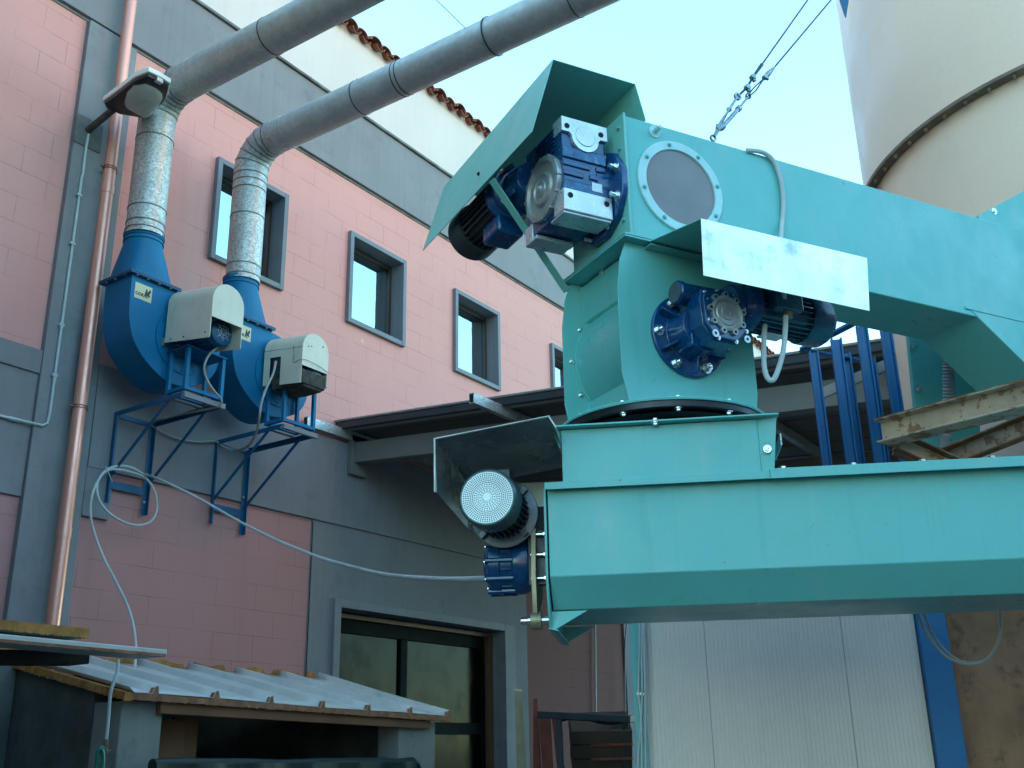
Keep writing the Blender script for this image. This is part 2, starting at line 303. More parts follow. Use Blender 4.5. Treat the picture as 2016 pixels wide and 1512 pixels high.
    def build(s, name, mats, parent=None, bevel=0.0, segs=2, ang=32):
        me = bpy.data.meshes.new(name); loc = parent_loc(parent)
        me.from_pydata([p - loc for p in s.v], [], s.f)
        bm = bmesh.new(); bm.from_mesh(me); bmesh.ops.recalc_face_normals(bm, faces=bm.faces); bm.to_mesh(me); bm.free()
        mats = mats if isinstance(mats, (list, tuple)) else [mats]
        for k in mats: me.materials.append(MT[k])
        for p, mi in zip(me.polygons, s.mi): p.material_index = mi
        me.shade_smooth(); me.set_sharp_from_angle(angle=math.radians(ang))
        o = bpy.data.objects.new(name, me); col.objects.link(o)
        if parent is not None: o.parent = parent
        if bevel:
            b = o.modifiers.new("bevel", 'BEVEL'); b.width = bevel; b.segments = segs; b.limit_method = 'ANGLE'; b.angle_limit = math.radians(40)
        return o
def parent_loc(p):
    v = Vector((0, 0, 0))
    while p is not None: v = v + p.location; p = p.parent
    return v
def tag(o, label, cat, group=None, kind=None):
    if label: o["label"] = label
    if cat: o["category"] = cat
    if group: o["group"] = group
    if kind: o["kind"] = kind
    return o
def thing(name, loc, label, cat, group=None):
    o = bpy.data.objects.new(name, None); col.objects.link(o); o.location = Vector(loc); o.empty_display_size = .1
    return tag(o, label, cat, group)
def copy_tree(o, parent=None, **kw):
    c = o.copy(); col.objects.link(c); c.parent = parent
    for ch in list(o.children): copy_tree(ch, c)
    return c
def spline(pts, k=8):
    P = [Vector(p) for p in pts]; out = []
    for i in range(len(P) - 1):
        p0, p1, p2, p3 = P[max(i - 1, 0)], P[i], P[i + 1], P[min(i + 2, len(P) - 1)]
        for j in range(k):
            t = j / k; out.append(.5 * ((2 * p1) + (p2 - p0) * t + (2 * p0 - 5 * p1 + 4 * p2 - p3) * t * t + (3 * p1 - p0 - 3 * p2 + p3) * t ** 3))
    out.append(P[-1]); return out
def bolts(parent, pts, d, r=.008, m='bright', name='bolt', h=.006):
    for p in pts: MB().hexbolt(p, d, r, h).build(name, m, parent)

# ------------------------------------------------------------------ ground
g = MB(); g.add([(-150, -150, 0), (200, -150, 0), (200, 200, 0), (-150, 200, 0)], [(0, 1, 2, 3)])
tag(g.build("ground", 'asphalt'), None, None, kind="structure")

# ================================================================== the factory building
B = thing("factory_building", (8, 8, 0), "long factory building with pink block walls, grey bands and a clay tile eave", "building")
ZB0, ZB1, ZT0, ZT1 = 4.03, 4.98, 8.37, 9.32
XL, XR = -14.0, 40.0
wins = [(6.31, 7.33, 6.47, 7.66), (8.36, 9.41, 6.46, 7.655), (10.45, 11.51, 6.455, 7.66), (12.92, 13.96, 6.45, 7.64), (15.0, 16.04, 6.45, 7.64)]
def holed(mb, x0, x1, z0, z1, holes, off):
    xs = sorted({x0, x1, *[h[0] for h in holes], *[h[1] for h in holes]}); zs = sorted({z0, z1, *[h[2] for h in holes], *[h[3] for h in holes]})
    for i in range(len(xs) - 1):
        for j in range(len(zs) - 1):
            cx, cz = (xs[i] + xs[i + 1]) / 2, (zs[j] + zs[j + 1]) / 2
            if any(h[0] < cx < h[1] and h[2] < cz < h[3] for h in holes): continue
            mb.add([W(xs[i], off, zs[j]), W(xs[i + 1], off, zs[j]), W(xs[i + 1], off, zs[j + 1]), W(xs[i], off, zs[j + 1])], [(0, 1, 2, 3)])
inner = [(a + .06, b - .06, c + .06, d - .06) for a, b, c, d in wins]
mb = MB(); holed(mb, 5.0, XR, 4.9, 8.42, inner, 0); mb.build("pink_wall", 'pink', B)
mb = MB(); mb.add([W(XL, 0, 4.92), W(4.75, 0, 4.92), W(4.75, 0, 8.42), W(XL, 0, 8.42)], [(0, 1, 2, 3)]); mb.build("pink_wall", 'pink', B)
mb = MB(); mb.add([W(5.15, 0, 0), W(7.97, 0, 0), W(7.97, 0, 4.1), W(5.15, 0, 4.1)], [(0, 1, 2, 3)]); mb.build("lower_pink_wall", 'pink_shaded', B)
mb = MB(); mb.add([W(XL, 0, 0), W(4.75, 0, 0), W(4.75, 0, 3.66), W(XL, 0, 3.66)], [(0, 1, 2, 3)]); mb.build("lower_pink_wall", 'pink_shaded', B)
mb = MB(); mb.add([W(12.09, 0, 0), W(14.9, 0, 0), W(14.9, 0, 4.1), W(12.09, 0, 4.1)], [(0, 1, 2, 3)]); mb.build("dark_red_wall", 'darkred', B)
mb = MB(); mb.add([W(14.8, .03, 0), W(XR, .03, 0), W(XR, .03, 4.1), W(14.8, .03, 4.1)], [(0, 1, 2, 3)])
mb.prism([W(14.80, .035, 0), W(14.80, .035, 3.52), W(14.55, .035, 3.62), W(14.55, .035, 4.0), W(15.6, .035, 4.0), W(15.6, .035, 0)], (0, .04, 0)); mb.build("grey_pillar", 'grey', B)
# grey wall with the big window opening
gw = (8.43, 11.52, 0.0, 3.14)
mb = MB(); holed(mb, 7.97, 12.09, 0, 4.06, [gw], .012)
mb.fbox(WF, 7.965, 7.985, -.012, .1, 0, 4.0); mb.build("grey_wall", 'grey', B)
# belt, top band, pillar
mb = MB(); mb.fbox(WF, 5.22, XR, -.035, .3, ZB0, ZB1); mb.build("grey_belt", 'grey', B, .006)
mb = MB(); mb.fbox(WF, XL, 4.66, -.025, .3, 3.66, 4.93); mb.fbox(WF, XL, 4.66, -.045, 0, 4.72, 4.93)
mb.build("grey_belt", 'grey', B, .006)
mb = MB(); mb.fbox(WF, XL, XR, -.05, .3, ZT0, ZT1); mb.build("top_band", 'grey', B, .006)
mb = MB(); mb.fbox(WF, XL, XR, -.085, .25, ZT1, ZT1 + .035)
mb.build("ledge", 'ledge', B, .004)
mb = MB(); mb.fbox(WF, XL, XR, -.012, .3, ZT0 - .03, ZT0); mb.build("shadow_joint", 'ledge', B)
mb = MB(); mb.fbox(WF, 4.66, 5.10, -.06, .3, 0, ZT0 - .03); mb.fbox(WF, 5.10, 5.215, -.03, .3, 0, ZT0 - .03); mb.fbox(WF, 5.215, 5.48, -.034, .1, 3.60, ZB0)
mb.build("pillar", 'grey_trim', B, .006)
mb = MB(); mb.add([W(XL, -.03, ZT1), W(XR, -.03, ZT1), W(XR, -.03, 10.62), W(XL, -.03, 10.62)], [(0, 1, 2, 3)]); mb.build("cream_upper_wall", 'cream_wall', B)
# bulk behind the face (floor, back, ends) so that the house casts its shadow
mb = MB()
mb.add([W(XL, -.4, 0), W(XR, -.4, 0), W(XR, -.4, 10.6), W(XL, -.4, 10.6), W(XL, -13, 0), W(XR, -13, 0), W(XR, -13, 10.6), W(XL, -13, 10.6)],
       [(0, 1, 2, 3), (7, 6, 5, 4), (0, 3, 7, 4), (2, 1, 5, 6)])
mb.build("inner_wall", 'ledge', B)
# roof: slab plus a row of barrel tiles
R_ = MB(); R_.hexa([W(XL, -.06, 10.50), W(XR, -.06, 10.50), W(XR, -6.5, 13.6), W(XL, -6.5, 13.6), W(XL, -.06, 10.58), W(XR, -.06, 10.58), W(XR, -6.5, 13.7), W(XL, -6.5, 13.7)])
R_.hexa([W(XL, -6.5, 13.6), W(XR, -6.5, 13.6), W(XR, -13, 10.5), W(XL, -13, 10.5), W(XL, -6.5, 13.7), W(XR, -6.5, 13.7), W(XR, -13, 10.6), W(XL, -13, 10.6)])
roof = R_.build("roof", 'mortar', B)
T = MB(); pitch = .235; x = 3.0; k = 0
while x < 30:
    jx = random.uniform(-.012, .012); jl = random.uniform(-.02, .02); jz = random.uniform(-.008, .008)
    for row in range(2):
        y0 = .10 + jl - row * .36; z0 = 10.52 + jz + row * .19; y1 = y0 - .46; z1 = z0 + .2
        n = 8
        for (r0, r1, s, dz, dx) in ((.112, .09, 1, .0, 0), (.085, .07, -1, .03, pitch / 2)):
            vs = []
            for (yy, zz, rr) in ((y0 + (0 if s > 0 else -.03), z0, r0), (y1, z1, r1)):
                for i in range(n + 1):
                    th = PI * i / n; vs.append(W(x + jx + dx + rr * math.cos(th), yy, zz + s * rr * math.sin(th) * .85 + dz))
                for i in range(n + 1):
                    th = PI * i / n; vs.append(W(x + jx + dx + (rr - .016) * math.cos(th), yy, zz + s * (rr - .016) * math.sin(th) * .85 + dz))
            m1 = n + 1; fs = []
            for i in range(n):
                fs += [(i, i + 1, 2 * m1 + i + 1, 2 * m1 + i), (m1 + i, 3 * m1 + i, 3 * m1 + i + 1, m1 + i + 1), (i, m1 + i, m1 + i + 1, i + 1)]
            T.add(vs, fs)
    x += pitch
T.build("tile", 'tile', roof)["kind"] = "stuff"
mb = MB(); mb.fbox(WF, -14, 1.3, -4.8, -.06, 0, 11.0); mb.build("shade_wing", 'grey', B, .02)  # unseen wing added to block skylight and darken the wall's left part
mb = MB(); mb.fbox(WF, -14.1, 1.36, -4.86, -.06, 11.0, 11.12); mb.build("shade_wing_coping", 'ledge', B, .01)
# upper windows
for i, (a, b, c, d) in enumerate(wins):
    f = MB(); t = .06
    f.fbox(WF, a, a + t, -.055, .02, c, d); f.fbox(WF, b - t, b, -.055, .02, c, d); f.fbox(WF, a + t, b - t, -.053, .02, d - t, d); f.fbox(WF, a + t, b - t, -.053, .02, c, c + t)
    win = f.build("window", 'grey_frame', B, .004)
    rv = MB(); a2, b2, c2, d2, y = a + t, b - t, c + t, d - t, .30
    rv.fbox(WF, a2 - .02, a2, .02, y, c2, d2); rv.fbox(WF, b2, b2 + .02, .02, y, c2, d2); rv.fbox(WF, a2, b2, .02, y, d2, d2 + .02); rv.fbox(WF, a2, b2, .02, y, c2 - .02, c2)
    rv.build("reveal", 'grey_frame', win)
    fr = MB(); fr.fbox(WF, a2, a2 + .05, .15, .21, c2, d2); fr.fbox(WF, b2 - .05, b2, .15, .21, c2, d2); fr.fbox(WF, a2 + .05, b2 - .05, .151, .209, d2 - .05, d2); fr.fbox(WF, a2 + .05, b2 - .05, .151, .209, c2, c2 + .05)
    fr.build("sash", 'brown_frame', win, .004)
    pn = MB(); pn.fbox(WF, a2 + .045, b2 - .045, .182, .19, c2 + .045, d2 - .045); pn.build("pane", 'pane', win)
# big ground-floor window
a, b, c, d = gw
f = MB(); f.fbox(WF, a - .10, a, -.05, .06, 0, d + .09); f.fbox(WF, b, b + .24, -.05, .06, 0, d + .09); f.fbox(WF, a, b, -.05, .06, d, d + .09)
big = f.build("shop_window", 'grey_trim', B, .005)
f = MB(); f.fbox(WF, a, b, .06, .34, d, d + .03); f.fbox(WF, a - .03, a, .06, .34, 0, d); f.fbox(WF, b, b + .03, .06, .34, 0, d); f.build("reveal", 'grey_trim', big)
f = MB(); f.fbox(WF, b - .09, b, .15, .22, 0, d - .05); f.fbox(WF, a, b, .16, .22, d - .07, d - .02); f.build("jamb", 'jamb_wood', big, .004)
f = MB(); zt = 1.95
f.fbox(WF, a, b - .09, .22, .29, d - .22, d - .07); f.fbox(WF, a, a + .05, .22, .29, 0, d - .22); f.fbox(WF, b - .15, b - .09, .22, .29, 0, d - .22)
mx = 9.80; f.fbox(WF, mx - .06, mx + .06, .215, .292, 0, d - .22); f.fbox(WF, a + .05, b - .15, .223, .287, 1.86, 2.0)
f.build("sash", 'dark_frame', big, .004)
for p, q in ((a + .05, mx - .06), (mx + .06, b - .15)):
    for z0, z1 in ((0.1, 1.86), (2.0, d - .22)): MB().fbox(WF, p, q, .25, .258, z0, z1).build("pane", 'pane_dark', big)
# ------------------------------------------------------------------ downspout, conduit, lamp
p_top = atY(262, -30, 7.83); p_bot = atY(105, 1215, 7.83); xs = (p_top.x + p_bot.x) / 2
ds = thing("downspout", (xs, 7.83, 0), "tall copper coloured rain downpipe on the grey pillar", "downpipe")
mb = MB(); mb.tube([(xs, 7.83, 0.0), (xs, 7.83, 3.0), (xs, 7.83, 6.0), (xs, 7.83, 9.2)], .057, 28); mb.build("pipe", 'copper', ds)
mb = MB()
for z in (3.35, 6.55):
    mb = MB(); mb.lathe((xs, 7.83, z), Z3, [(0, .0575), (.0, .0615), (.09, .0615), (.09, .0575)], 28, caps=False); mb.build("joint_sleeve", 'copper', ds)
for px, py in ((210, 330), (148, 800)):
    z = atY(px, py, 7.83).z
    c = MB(); c.ring((xs, 7.83, z - .014), Z3, .057, .064, .006, 28); c.ring((xs, 7.83, z + .008), Z3, .057, .064, .006, 28); c.cyl((xs - .064, 7.83, z), (xs - .09, 7.84, z), .010, 10); c.cyl((xs + .064, 7.83, z), (xs + .085, 7.84, z), .010, 10)
    c.cyl((xs, 7.89, z), (xs, 7.95, z), .008, 8); c.build("pipe_clamp", 'copper_dark', ds)
mb = MB(); yc = 7.925
pts = [atY(*p, yc) for p in [(174, 264), (168, 300), (162, 350), (143, 480), (120, 640), (105, 745), (95, 812)]]
x0 = pts[3].x; up = spline(pts[:3], 5)[:-1] + [Vector((x0, yc, q.z)) for q in pts[2:]]
e = atY(80, 836, yc); e2 = atY(-60, 803, yc)
zz = (e.z + atY(0, 817, yc).z) / 2
path = up + [Vector((x0 - .01, yc, zz + .03)), Vector((x0 - .05, yc, zz)), Vector((x0 - .4, 7.955, zz)), Vector((x0 - 2.5, 7.955, zz))]
mb.tube(path, .0125, 12)
for q in (up[-2], up[-3]): mb.cyl(q - Z3 * .03, q + Z3 * .03, .017, 12)
mb.lathe((x0 - .28, 7.955, zz), X3, [(-.05, .018), (.05, .018)], 12)
cdt = thing("electrical_conduit", (x0, 7.94, zz), "thin pale conduit running from the wall lamp down the grey pillar", "conduit")
mb.build("tube", 'conduit', cdt)
for z in [pts[1].z - .45, pts[3].z, pts[4].z, pts[5].z + .03]:
    MB().fbox(WF, x0 - .03, x0 + .018, -.092, -.06, z - .012, z + .012).build("clip", 'conduit', cdt)
# lamp
S = atY(172, 258, 7.94); LM = thing("wall_lamp", S, "white and black street light on a short arm fixed to the grey pillar", "lamp")
mb = MB(); mb.fbox(WF, S.x - .13, S.x + .15, -.072, -.06, S.z - .17, S.z + .13); mb.build("mounting_plate", 'plate_grey', LM, .004)
zh = 7.22
H0 = Vector((S.x + .02, 7.60, zh + .05))
mb = MB(); mb.tube([S, S.lerp(H0, .25) , H0, H0 + Vector((0, -.1, .01))], .033, 16); mb.build("arm", 'rust_arm', LM)
outl = [atZ(*p, zh) for p in [(205.6, 204), (228, 188), (264.5, 160), (290.7, 149.5), (313, 160), (331.5, 171.5), (327, 192), (318, 204.8), (300, 221), (283.6, 232.6), (236, 225), (210, 213)]]
cen = sum(outl, Vector()) / len(outl)
def ringpts(k, dz): return [Vector((cen.x + (p.x - cen.x) * k, cen.y + (p.y - cen.y) * k, zh + dz)) for p in outl]
def loft(mb, rings, mi=0, cap0=True, cap1=True):
    n = len(rings[0]); vs = [p for r in rings for p in r]; fs = []
    for k in range(len(rings) - 1):
        for i in range(n): j = (i + 1) % n; fs.append((k * n + i, k * n + j, (k + 1) * n + j, (k + 1) * n + i))
    if cap0: fs.append(tuple(range(n - 1, -1, -1)))
    if cap1: fs.append(tuple((len(rings) - 1) * n + i for i in range(n)))
    mb.add(vs, fs, mi)
mb = MB(); loft(mb, [ringpts(.97, -.004), ringpts(1.0, .0), ringpts(1.0, .03)]); mb.build("rim", 'black', LM, .003)
mb = MB(); loft(mb, [ringpts(1.0, .03), ringpts(1.07, .034), ringpts(1.06, .08), ringpts(.85, .135), ringpts(.4, .155)]); mb.build("shell", 'lampwhite', LM, .004)
bo = [atZ(*p, zh - .005) for p in [(244, 200), (250, 180), (262, 168), (287, 163), (308, 172), (320, 182), (321, 192), (312, 208), (296, 226), (284, 228), (262, 216), (248, 208)]]
bc = sum(bo, Vector()) / len(bo)
def bring(k, dz): return [Vector((bc.x + (p.x - bc.x) * k, bc.y + (p.y - bc.y) * k, zh + dz)) for p in bo]
mb = MB(); loft(mb, [bring(.45, -.075), bring(.75, -.065), bring(.93, -.04), bring(1.0, -.005)], cap1=False); mb.build("glass_bowl", 'bowl', LM, .0)
mb = MB(); loft(mb, [bring(.93, -.006), bring(.90, -.008)], cap0=False); mb.cyl(bc + Vector((0, .09, -.02)), bc + Vector((0, -.06, -.02)), .018, 12); mb.build("reflector", 'grille', LM)
q = atZ(313, 157, zh + .02); MB().fbox(Frame(0, (q.x, q.y, 0)), -.03, .03, -.02, .02, zh - .01, zh + .05).build("latch", 'alu', LM, .003)

OB = thing("shade_block", (5, -10, 0), "plain grey unseen block added behind the viewer to shade the yard", "building")  # unseen building added to cut low skylight on the wall's foot
mb = MB(); mb.fbox(WF, -14, 26, -24, -17, 0, 6.5); mb.build("wall", 'grey', OB, .02); mb = MB(); mb.fbox(WF, -14.2, 26.2, -24.2, -16.8, 6.5, 6.8); mb.build("roof", 'ledge', OB, .02)
# ================================================================== fans on the wall
def sticker(par, x, y, z0):
    mb = MB(); mb.fbox(WF, x, x + .175, y - 8, y - 8 + .002, z0 - .145, z0); s_ = mb.build("sticker", 'sticker', par)
    i = MB(); fc = bpy.data.curves.new("lettering", 'FONT'); fc.body = "CORAL"; fc.size = .040; fc.offset = .0012; fc.extrude = .0005
    to = bpy.data.objects.new("lettering", fc); tm = bpy.data.meshes.new_from_object(to)
    i.add([Vector((x + .008 + v.co.x, y - .0012 - v.co.z, z0 - .112 + v.co.y)) for v in tm.vertices], [tuple(p.vertices) for p in tm.polygons]); bpy.data.objects.remove(to); bpy.data.curves.remove(fc); bpy.data.meshes.remove(tm)
    i.prism([W(x + .10, 8 - y + .001, z0 - .09), W(x + .115, 8 - y + .001, z0 - .03), W(x + .125, 8 - y + .001, z0 - .03), W(x + .13, 8 - y + .001, z0 - .06), W(x + .155, 8 - y + .001, z0 - .02), W(x + .165, 8 - y + .001, z0 - .05), W(x + .15, 8 - y + .001, z0 - .07), W(x + .16, 8 - y + .001, z0 - .1)], (0, .001, 0))
    i.build("print", 'black_ink', s_)
def sq_to_round(x0, x1, y0, y1, z, cx, cy, r, z2, n=32):
    a = []; b = []
    for i in range(n):
        th = 2 * PI * (i + .5) / n; c, s = math.cos(th), math.sin(th); k = 1 / max(abs(c), abs(s))
        a.append(Vector(((x0 + x1) / 2 + c * k * (x1 - x0) / 2, (y0 + y1) / 2 + s * k * (y1 - y0) / 2, z))); b.append(Vector((cx + c * r, cy + s * r, z2)))
    return a, b
FX0, FX1, FY0, FY1, FZ = 4.985, 5.43, 7.30, 7.67, 5.60
DCX, DCY, DR = 5.15, 7.45, .168
def make_fan(label):
    t = thing("centrifugal_fan", (5.63, 7.25, 4.62), label, "fan", "blue extractor fans on the pink wall")
    # scroll outline in X,Z
    cx, cz = 5.58, 5.14
    P = [(4.985, 5.585), (4.988, 5.35), (5.0, 5.2)]
    P += [(5.047, 5.044), (5.11, 4.95), (5.19, 4.87), (5.30, 4.795), (5.42, 4.74), (5.53, 4.725), (5.64, 4.74), (5.76, 4.785), (5.88, 4.86), (5.96, 4.97), (5.995, 5.12), (5.97, 5.27), (5.89, 5.41), (5.76, 5.51), (5.60, 5.56), (5.45, 5.577), (5.425, 5.585)]
    P = [Vector((a, b, 0)) for a, b in P]; mid = spline(P[2:-1], 4); pts = [P[0], P[1]] + mid + [P[-1]]
    mb = MB(); mb.prism([Vector((p.x, FY0, p.y)) for p in pts], (0, FY1 - FY0, 0)); sc = mb.build("volute", 'blue', t, .004)
    mb = MB()  # side ring where the motor plate bolts on
    mb.ring((cx, FY0, cz), (0, -1, 0), .0, .30, .012, 48); 
    for k in range(12):
        th = k * PI / 6; mb.hexbolt((cx + .275 * math.cos(th), FY0 - .012, cz + .275 * math.sin(th)), (0, -1, 0), .008, .005)
    mb.build("motor_plate", 'blue', t, .002)
    mb = MB(); 
    for z in (FZ - .012, FZ + .004): mb.fbox(WF, FX0 - .045, FX1 + .045, FY0 - .045 - 8, FY1 + .045 - 8, z, z + .012)
    fl = mb.build("flange", 'blue_frame', t, .002)
    for x in (5.02, 5.13, 5.25, 5.37, 5.45): MB().hexbolt((x, FY0 - .025, FZ - .012), (0, 0, -1), .009).build("bolt", 'galv_dull', fl)
    for y in (7.36, 7.5, 7.62): MB().hexbolt((FX0 - .025, y, FZ - .012), (0, 0, -1), .009).build("bolt", 'galv_dull', fl)
    a, b = sq_to_round(FX0, FX1, FY0, FY1, FZ + .016, DCX + .03, DCY + .02, DR, 5.98)
    mb = MB(); c = [p + Vector((0, 0, .1)) for p in b]; c2 = [p + (p - Vector((DCX + .03, DCY + .02, p.z))) * .05 for p in c]
    loft(mb, [a, b, c]); mb.ring((DCX + .03, DCY + .02, 6.0), Z3, DR, DR + .009, .014, 40); mb.ring((DCX + .03, DCY + .02, 6.04), Z3, DR, DR + .009, .014, 40); mb.ring((DCX + .03, DCY + .02, 6.06), Z3, DR, DR + .012, .02, 40)
    mb.build("outlet_transition", 'blue', t, .0, ang=50)
    sticker(t, FX0 + .04, FY0 - .003, FZ - .07)
    # motor behind the cover, base cradle
    mb = MB(); mb.lathe((cx, FY0 - .012, cz - .03), (0, -1, 0), [(0, .11), (.05, .11), (.06, .10), (.42, .10), (.43, .115), (.50, .115), (.515, .09)], 32)
    for k in range(20):
        th = 2 * PI * k / 20; mb.bar((cx + .10 * math.cos(th), FY0 - .07, cz - .03 + .10 * math.sin(th)), (cx + .10 * math.cos(th), FY0 - .42, cz - .03 + .10 * math.sin(th)), .006, .03, up=Vector((math.cos(th), 0, math.sin(th))))
    for k in range(8):
        th = 2 * PI * k / 8; mb.bar((cx + .015 * math.cos(th), FY0 - .53, cz - .03 + .015 * math.sin(th)), (cx + .085 * math.cos(th), FY0 - .53, cz - .03 + .085 * math.sin(th)), .004, .004, mi=1)
    mb.ring((cx, FY0 - .53, cz - .03), (0, -1, 0), .055, .059, .004, 24, 1); mb.ring((cx, FY0 - .53, cz - .03), (0, -1, 0), .030, .034, .004, 24, 1)
    mb.build("motor", ['blue_frame', 'galv_dull'], t)
    # pedestal frame
    s = MB(); A, Bx, y0, y1, zb, zt = 5.42, 5.84, 7.02, 7.28, 4.60, 4.99
    w_ = .035
    for x in (A + w_ / 2, Bx - w_ / 2):
        for y in (y0 + w_ / 2, y1 - w_ / 2): s.fbox(WF, x - w_ / 2, x + w_ / 2, y - w_ / 2 - 8, y + w_ / 2 - 8, zb, zt)
    for y in (y0, y1 - w_): s.fbox(WF, A + w_, Bx - w_, y - 8 + .001, y + w_ - 8 - .001, zb + .001, zb + w_)
    for x in (A, Bx - w_): s.fbox(WF, x + .001, x + w_ - .001, y0 + w_ - 8, y1 - w_ - 8, zb + .001, zb + w_)
    s.fbox(WF, A - .01, Bx + .01, y0 - .01 - 8, y1 + .02 - 8, zt, zt + .012)
    s.build("pedestal", 'blue', t, .003)
    return t, cx, cz
def arch(cx, z0, zs, r, n=14):
    return [(cx - r, z0), (cx - r, zs)] + [(cx - r * math.cos(PI * k / n), zs + r * math.sin(PI * k / n)) for k in range(1, n)] + [(cx + r, zs), (cx + r, z0)]
fan1, fcx, fcz = make_fan("blue extractor fan nearer the copper downpipe, cream cover open showing the motor")
fan2 = copy_tree(fan1); fan2.location.x += 1.145; fan2["label"] = "blue extractor fan further from the downpipe, cream cover with a square side opening"
# covers are different on the two fans
def sheet_arch(mb, prof, y0, y1, t, mi=0, dz=0.0):
    n = len(prof); q = []
    cxx = sum(p[0] for p in prof) / n; czz = sum(p[1] for p in prof) / n
    inn = [(cxx + (x - cxx) * (1 - t / .17), czz + (z - czz) * (1 - t / .25)) for x, z in prof]
    for y, d in ((y0, 0), (y1, dz)):
        q += [Vector((x, y, z + d)) for x, z in prof] + [Vector((x, y, z + d)) for x, z in inn]
    fs = []
    for i in range(n - 1):
        fs += [(i, i + 1, 2 * n + i + 1, 2 * n + i), (n + i + 1, n + i, 3 * n + i, 3 * n + i + 1), (i, n + i, n + i + 1, i + 1), (2 * n + i, 2 * n + i + 1, 3 * n + i + 1, 3 * n + i)]
    fs += [(0, 2 * n, 3 * n, n), (n - 1, 2 * n - 1, 4 * n - 1, 3 * n - 1)]
    mb.add(q, fs, mi)
# cover 1
c1 = MB(); r1 = .172; ccx = 5.345 + r1; zlo, zsp = 5.05, 5.415
pr = [(x, z) for x, z in arch(ccx, zlo, zsp, r1)]
sheet_arch(c1, pr, 7.25, 6.66, .006, 0, -.09)
pe = [(x, z - .09) for x, z in arch(ccx, 5.243, zsp, r1)]
c1.prism([Vector((x, 6.658, z)) for x, z in pe], (0, -.004, 0))
cov = c1.build("motor_cover", 'cover', fan1, .0)
for p in ((ccx - r1 - .003, 7.17, 5.065), (ccx - r1 - .003, 7.0, 5.045), (ccx - r1 - .003, 6.72, 5.02)): MB().cyl(p, Vector(p) + Vector((.006, 0, 0)), .008, 10).build("rivet", 'hole', cov)
MB().fbox(WF, ccx - r1 - .003, ccx - r1 + .004, 7.26 - 8, 7.30 - 8, 5.03, 5.10).build("tab", 'cover_in', cov)
d = MB()
for k in range(40):
    p = Vector((random.uniform(5.36, 5.6), random.uniform(7.05, 7.28), random.uniform(4.97, 5.04))); d.bar(p, p + Vector((random.uniform(-.05, .05), random.uniform(-.04, .04), random.uniform(-.05, .01))), .004, .004)
d.build("lint", 'dirt', cov)
# cover 2
o2 = 1.145; c2 = MB(); cx2 = 5.345 + r1 + o2
pr2 = arch(cx2, 5.0, 5.325, r1)
# left side with a square opening: build arch from three spans
full = pr2[1:]
sheet_arch(c2, full, 7.25, 6.74, .006, 0, -.065)
def side(y0, y1, z0a, z1): c2.hexa([Vector((cx2 - r1, y0, z0a - .127 * (7.25 - y0))), Vector((cx2 - r1 + .005, y0, z0a - .127 * (7.25 - y0))), Vector((cx2 - r1 + .005, y1, z0a - .127 * (7.25 - y1))), Vector((cx2 - r1, y1, z0a - .127 * (7.25 - y1))),
    Vector((cx2 - r1, y0, z1 - .127 * (7.25 - y0))), Vector((cx2 - r1 + .005, y0, z1 - .127 * (7.25 - y0))), Vector((cx2 - r1 + .005, y1, z1 - .127 * (7.25 - y1))), Vector((cx2 - r1, y1, z1 - .127 * (7.25 - y1)))])
side(7.25, 7.17, 4.97, 5.32); side(7.02, 6.74, 4.965, 5.32); side(7.17, 7.02, 5.25, 5.32)
c2.prism([Vector((x, 6.738, z - .065)) for x, z in arch(cx2, 5.14, 5.325, r1)], (0, -.004, 0))
cov2 = c2.build("motor_cover", 'cover', fan2)
rs = MB(); rs.ring((cx2, 6.70, 5.22), (0, -1, 0), 0, .03, .002, 12)
mb = MB(); mb.fbox(WF, cx2 - r1 + .02, cx2 + r1 - .01, 6.75 - 8, 7.15 - 8, 4.91, 5.05); mb.fbox(WF, cx2 - r1 + .06, cx2 + r1 - .04, 6.76 - 8, 7.0 - 8, 4.885, 4.91); mb.build("dirty_tray", 'dirt', cov2, .015, 3)
mb = MB(); mb.fbox(WF, cx2 - r1 + .015, cx2 - .06, 7.03 - 8, 7.15 - 8, 5.03, 5.22); mb.build("terminal_box", 'dark_motor', fan2, .006)
mb = MB(); mb.ring((cx2 + .09, 6.733, 5.33), (0, -1, 0), 0, .007, .003, 10); mb.ring((cx2 - .1, 6.733, 5.28), (0, -1, 0), 0, .006, .003, 10); mb.ring((cx2 - .06, 6.733, 5.29), (0, -1, 0), 0, .006, .003, 10)
mb.build("rivet", 'hole', cov2)
sp = spline([Vector((cx2 - r1 - .003, 6.86, 5.30)), Vector((cx2 - r1 - .006, 6.84, 5.20)), Vector((cx2 - r1 - .004, 6.84, 5.12)), Vector((cx2 - r1 + .01, 6.73, 5.13)), Vector((cx2 + .03, 6.725, 5.12)), Vector((cx2 + r1, 6.73, 5.09))], 6)
MB().tube(sp, .0022, 6).build("tie_wire", 'wire', cov2)
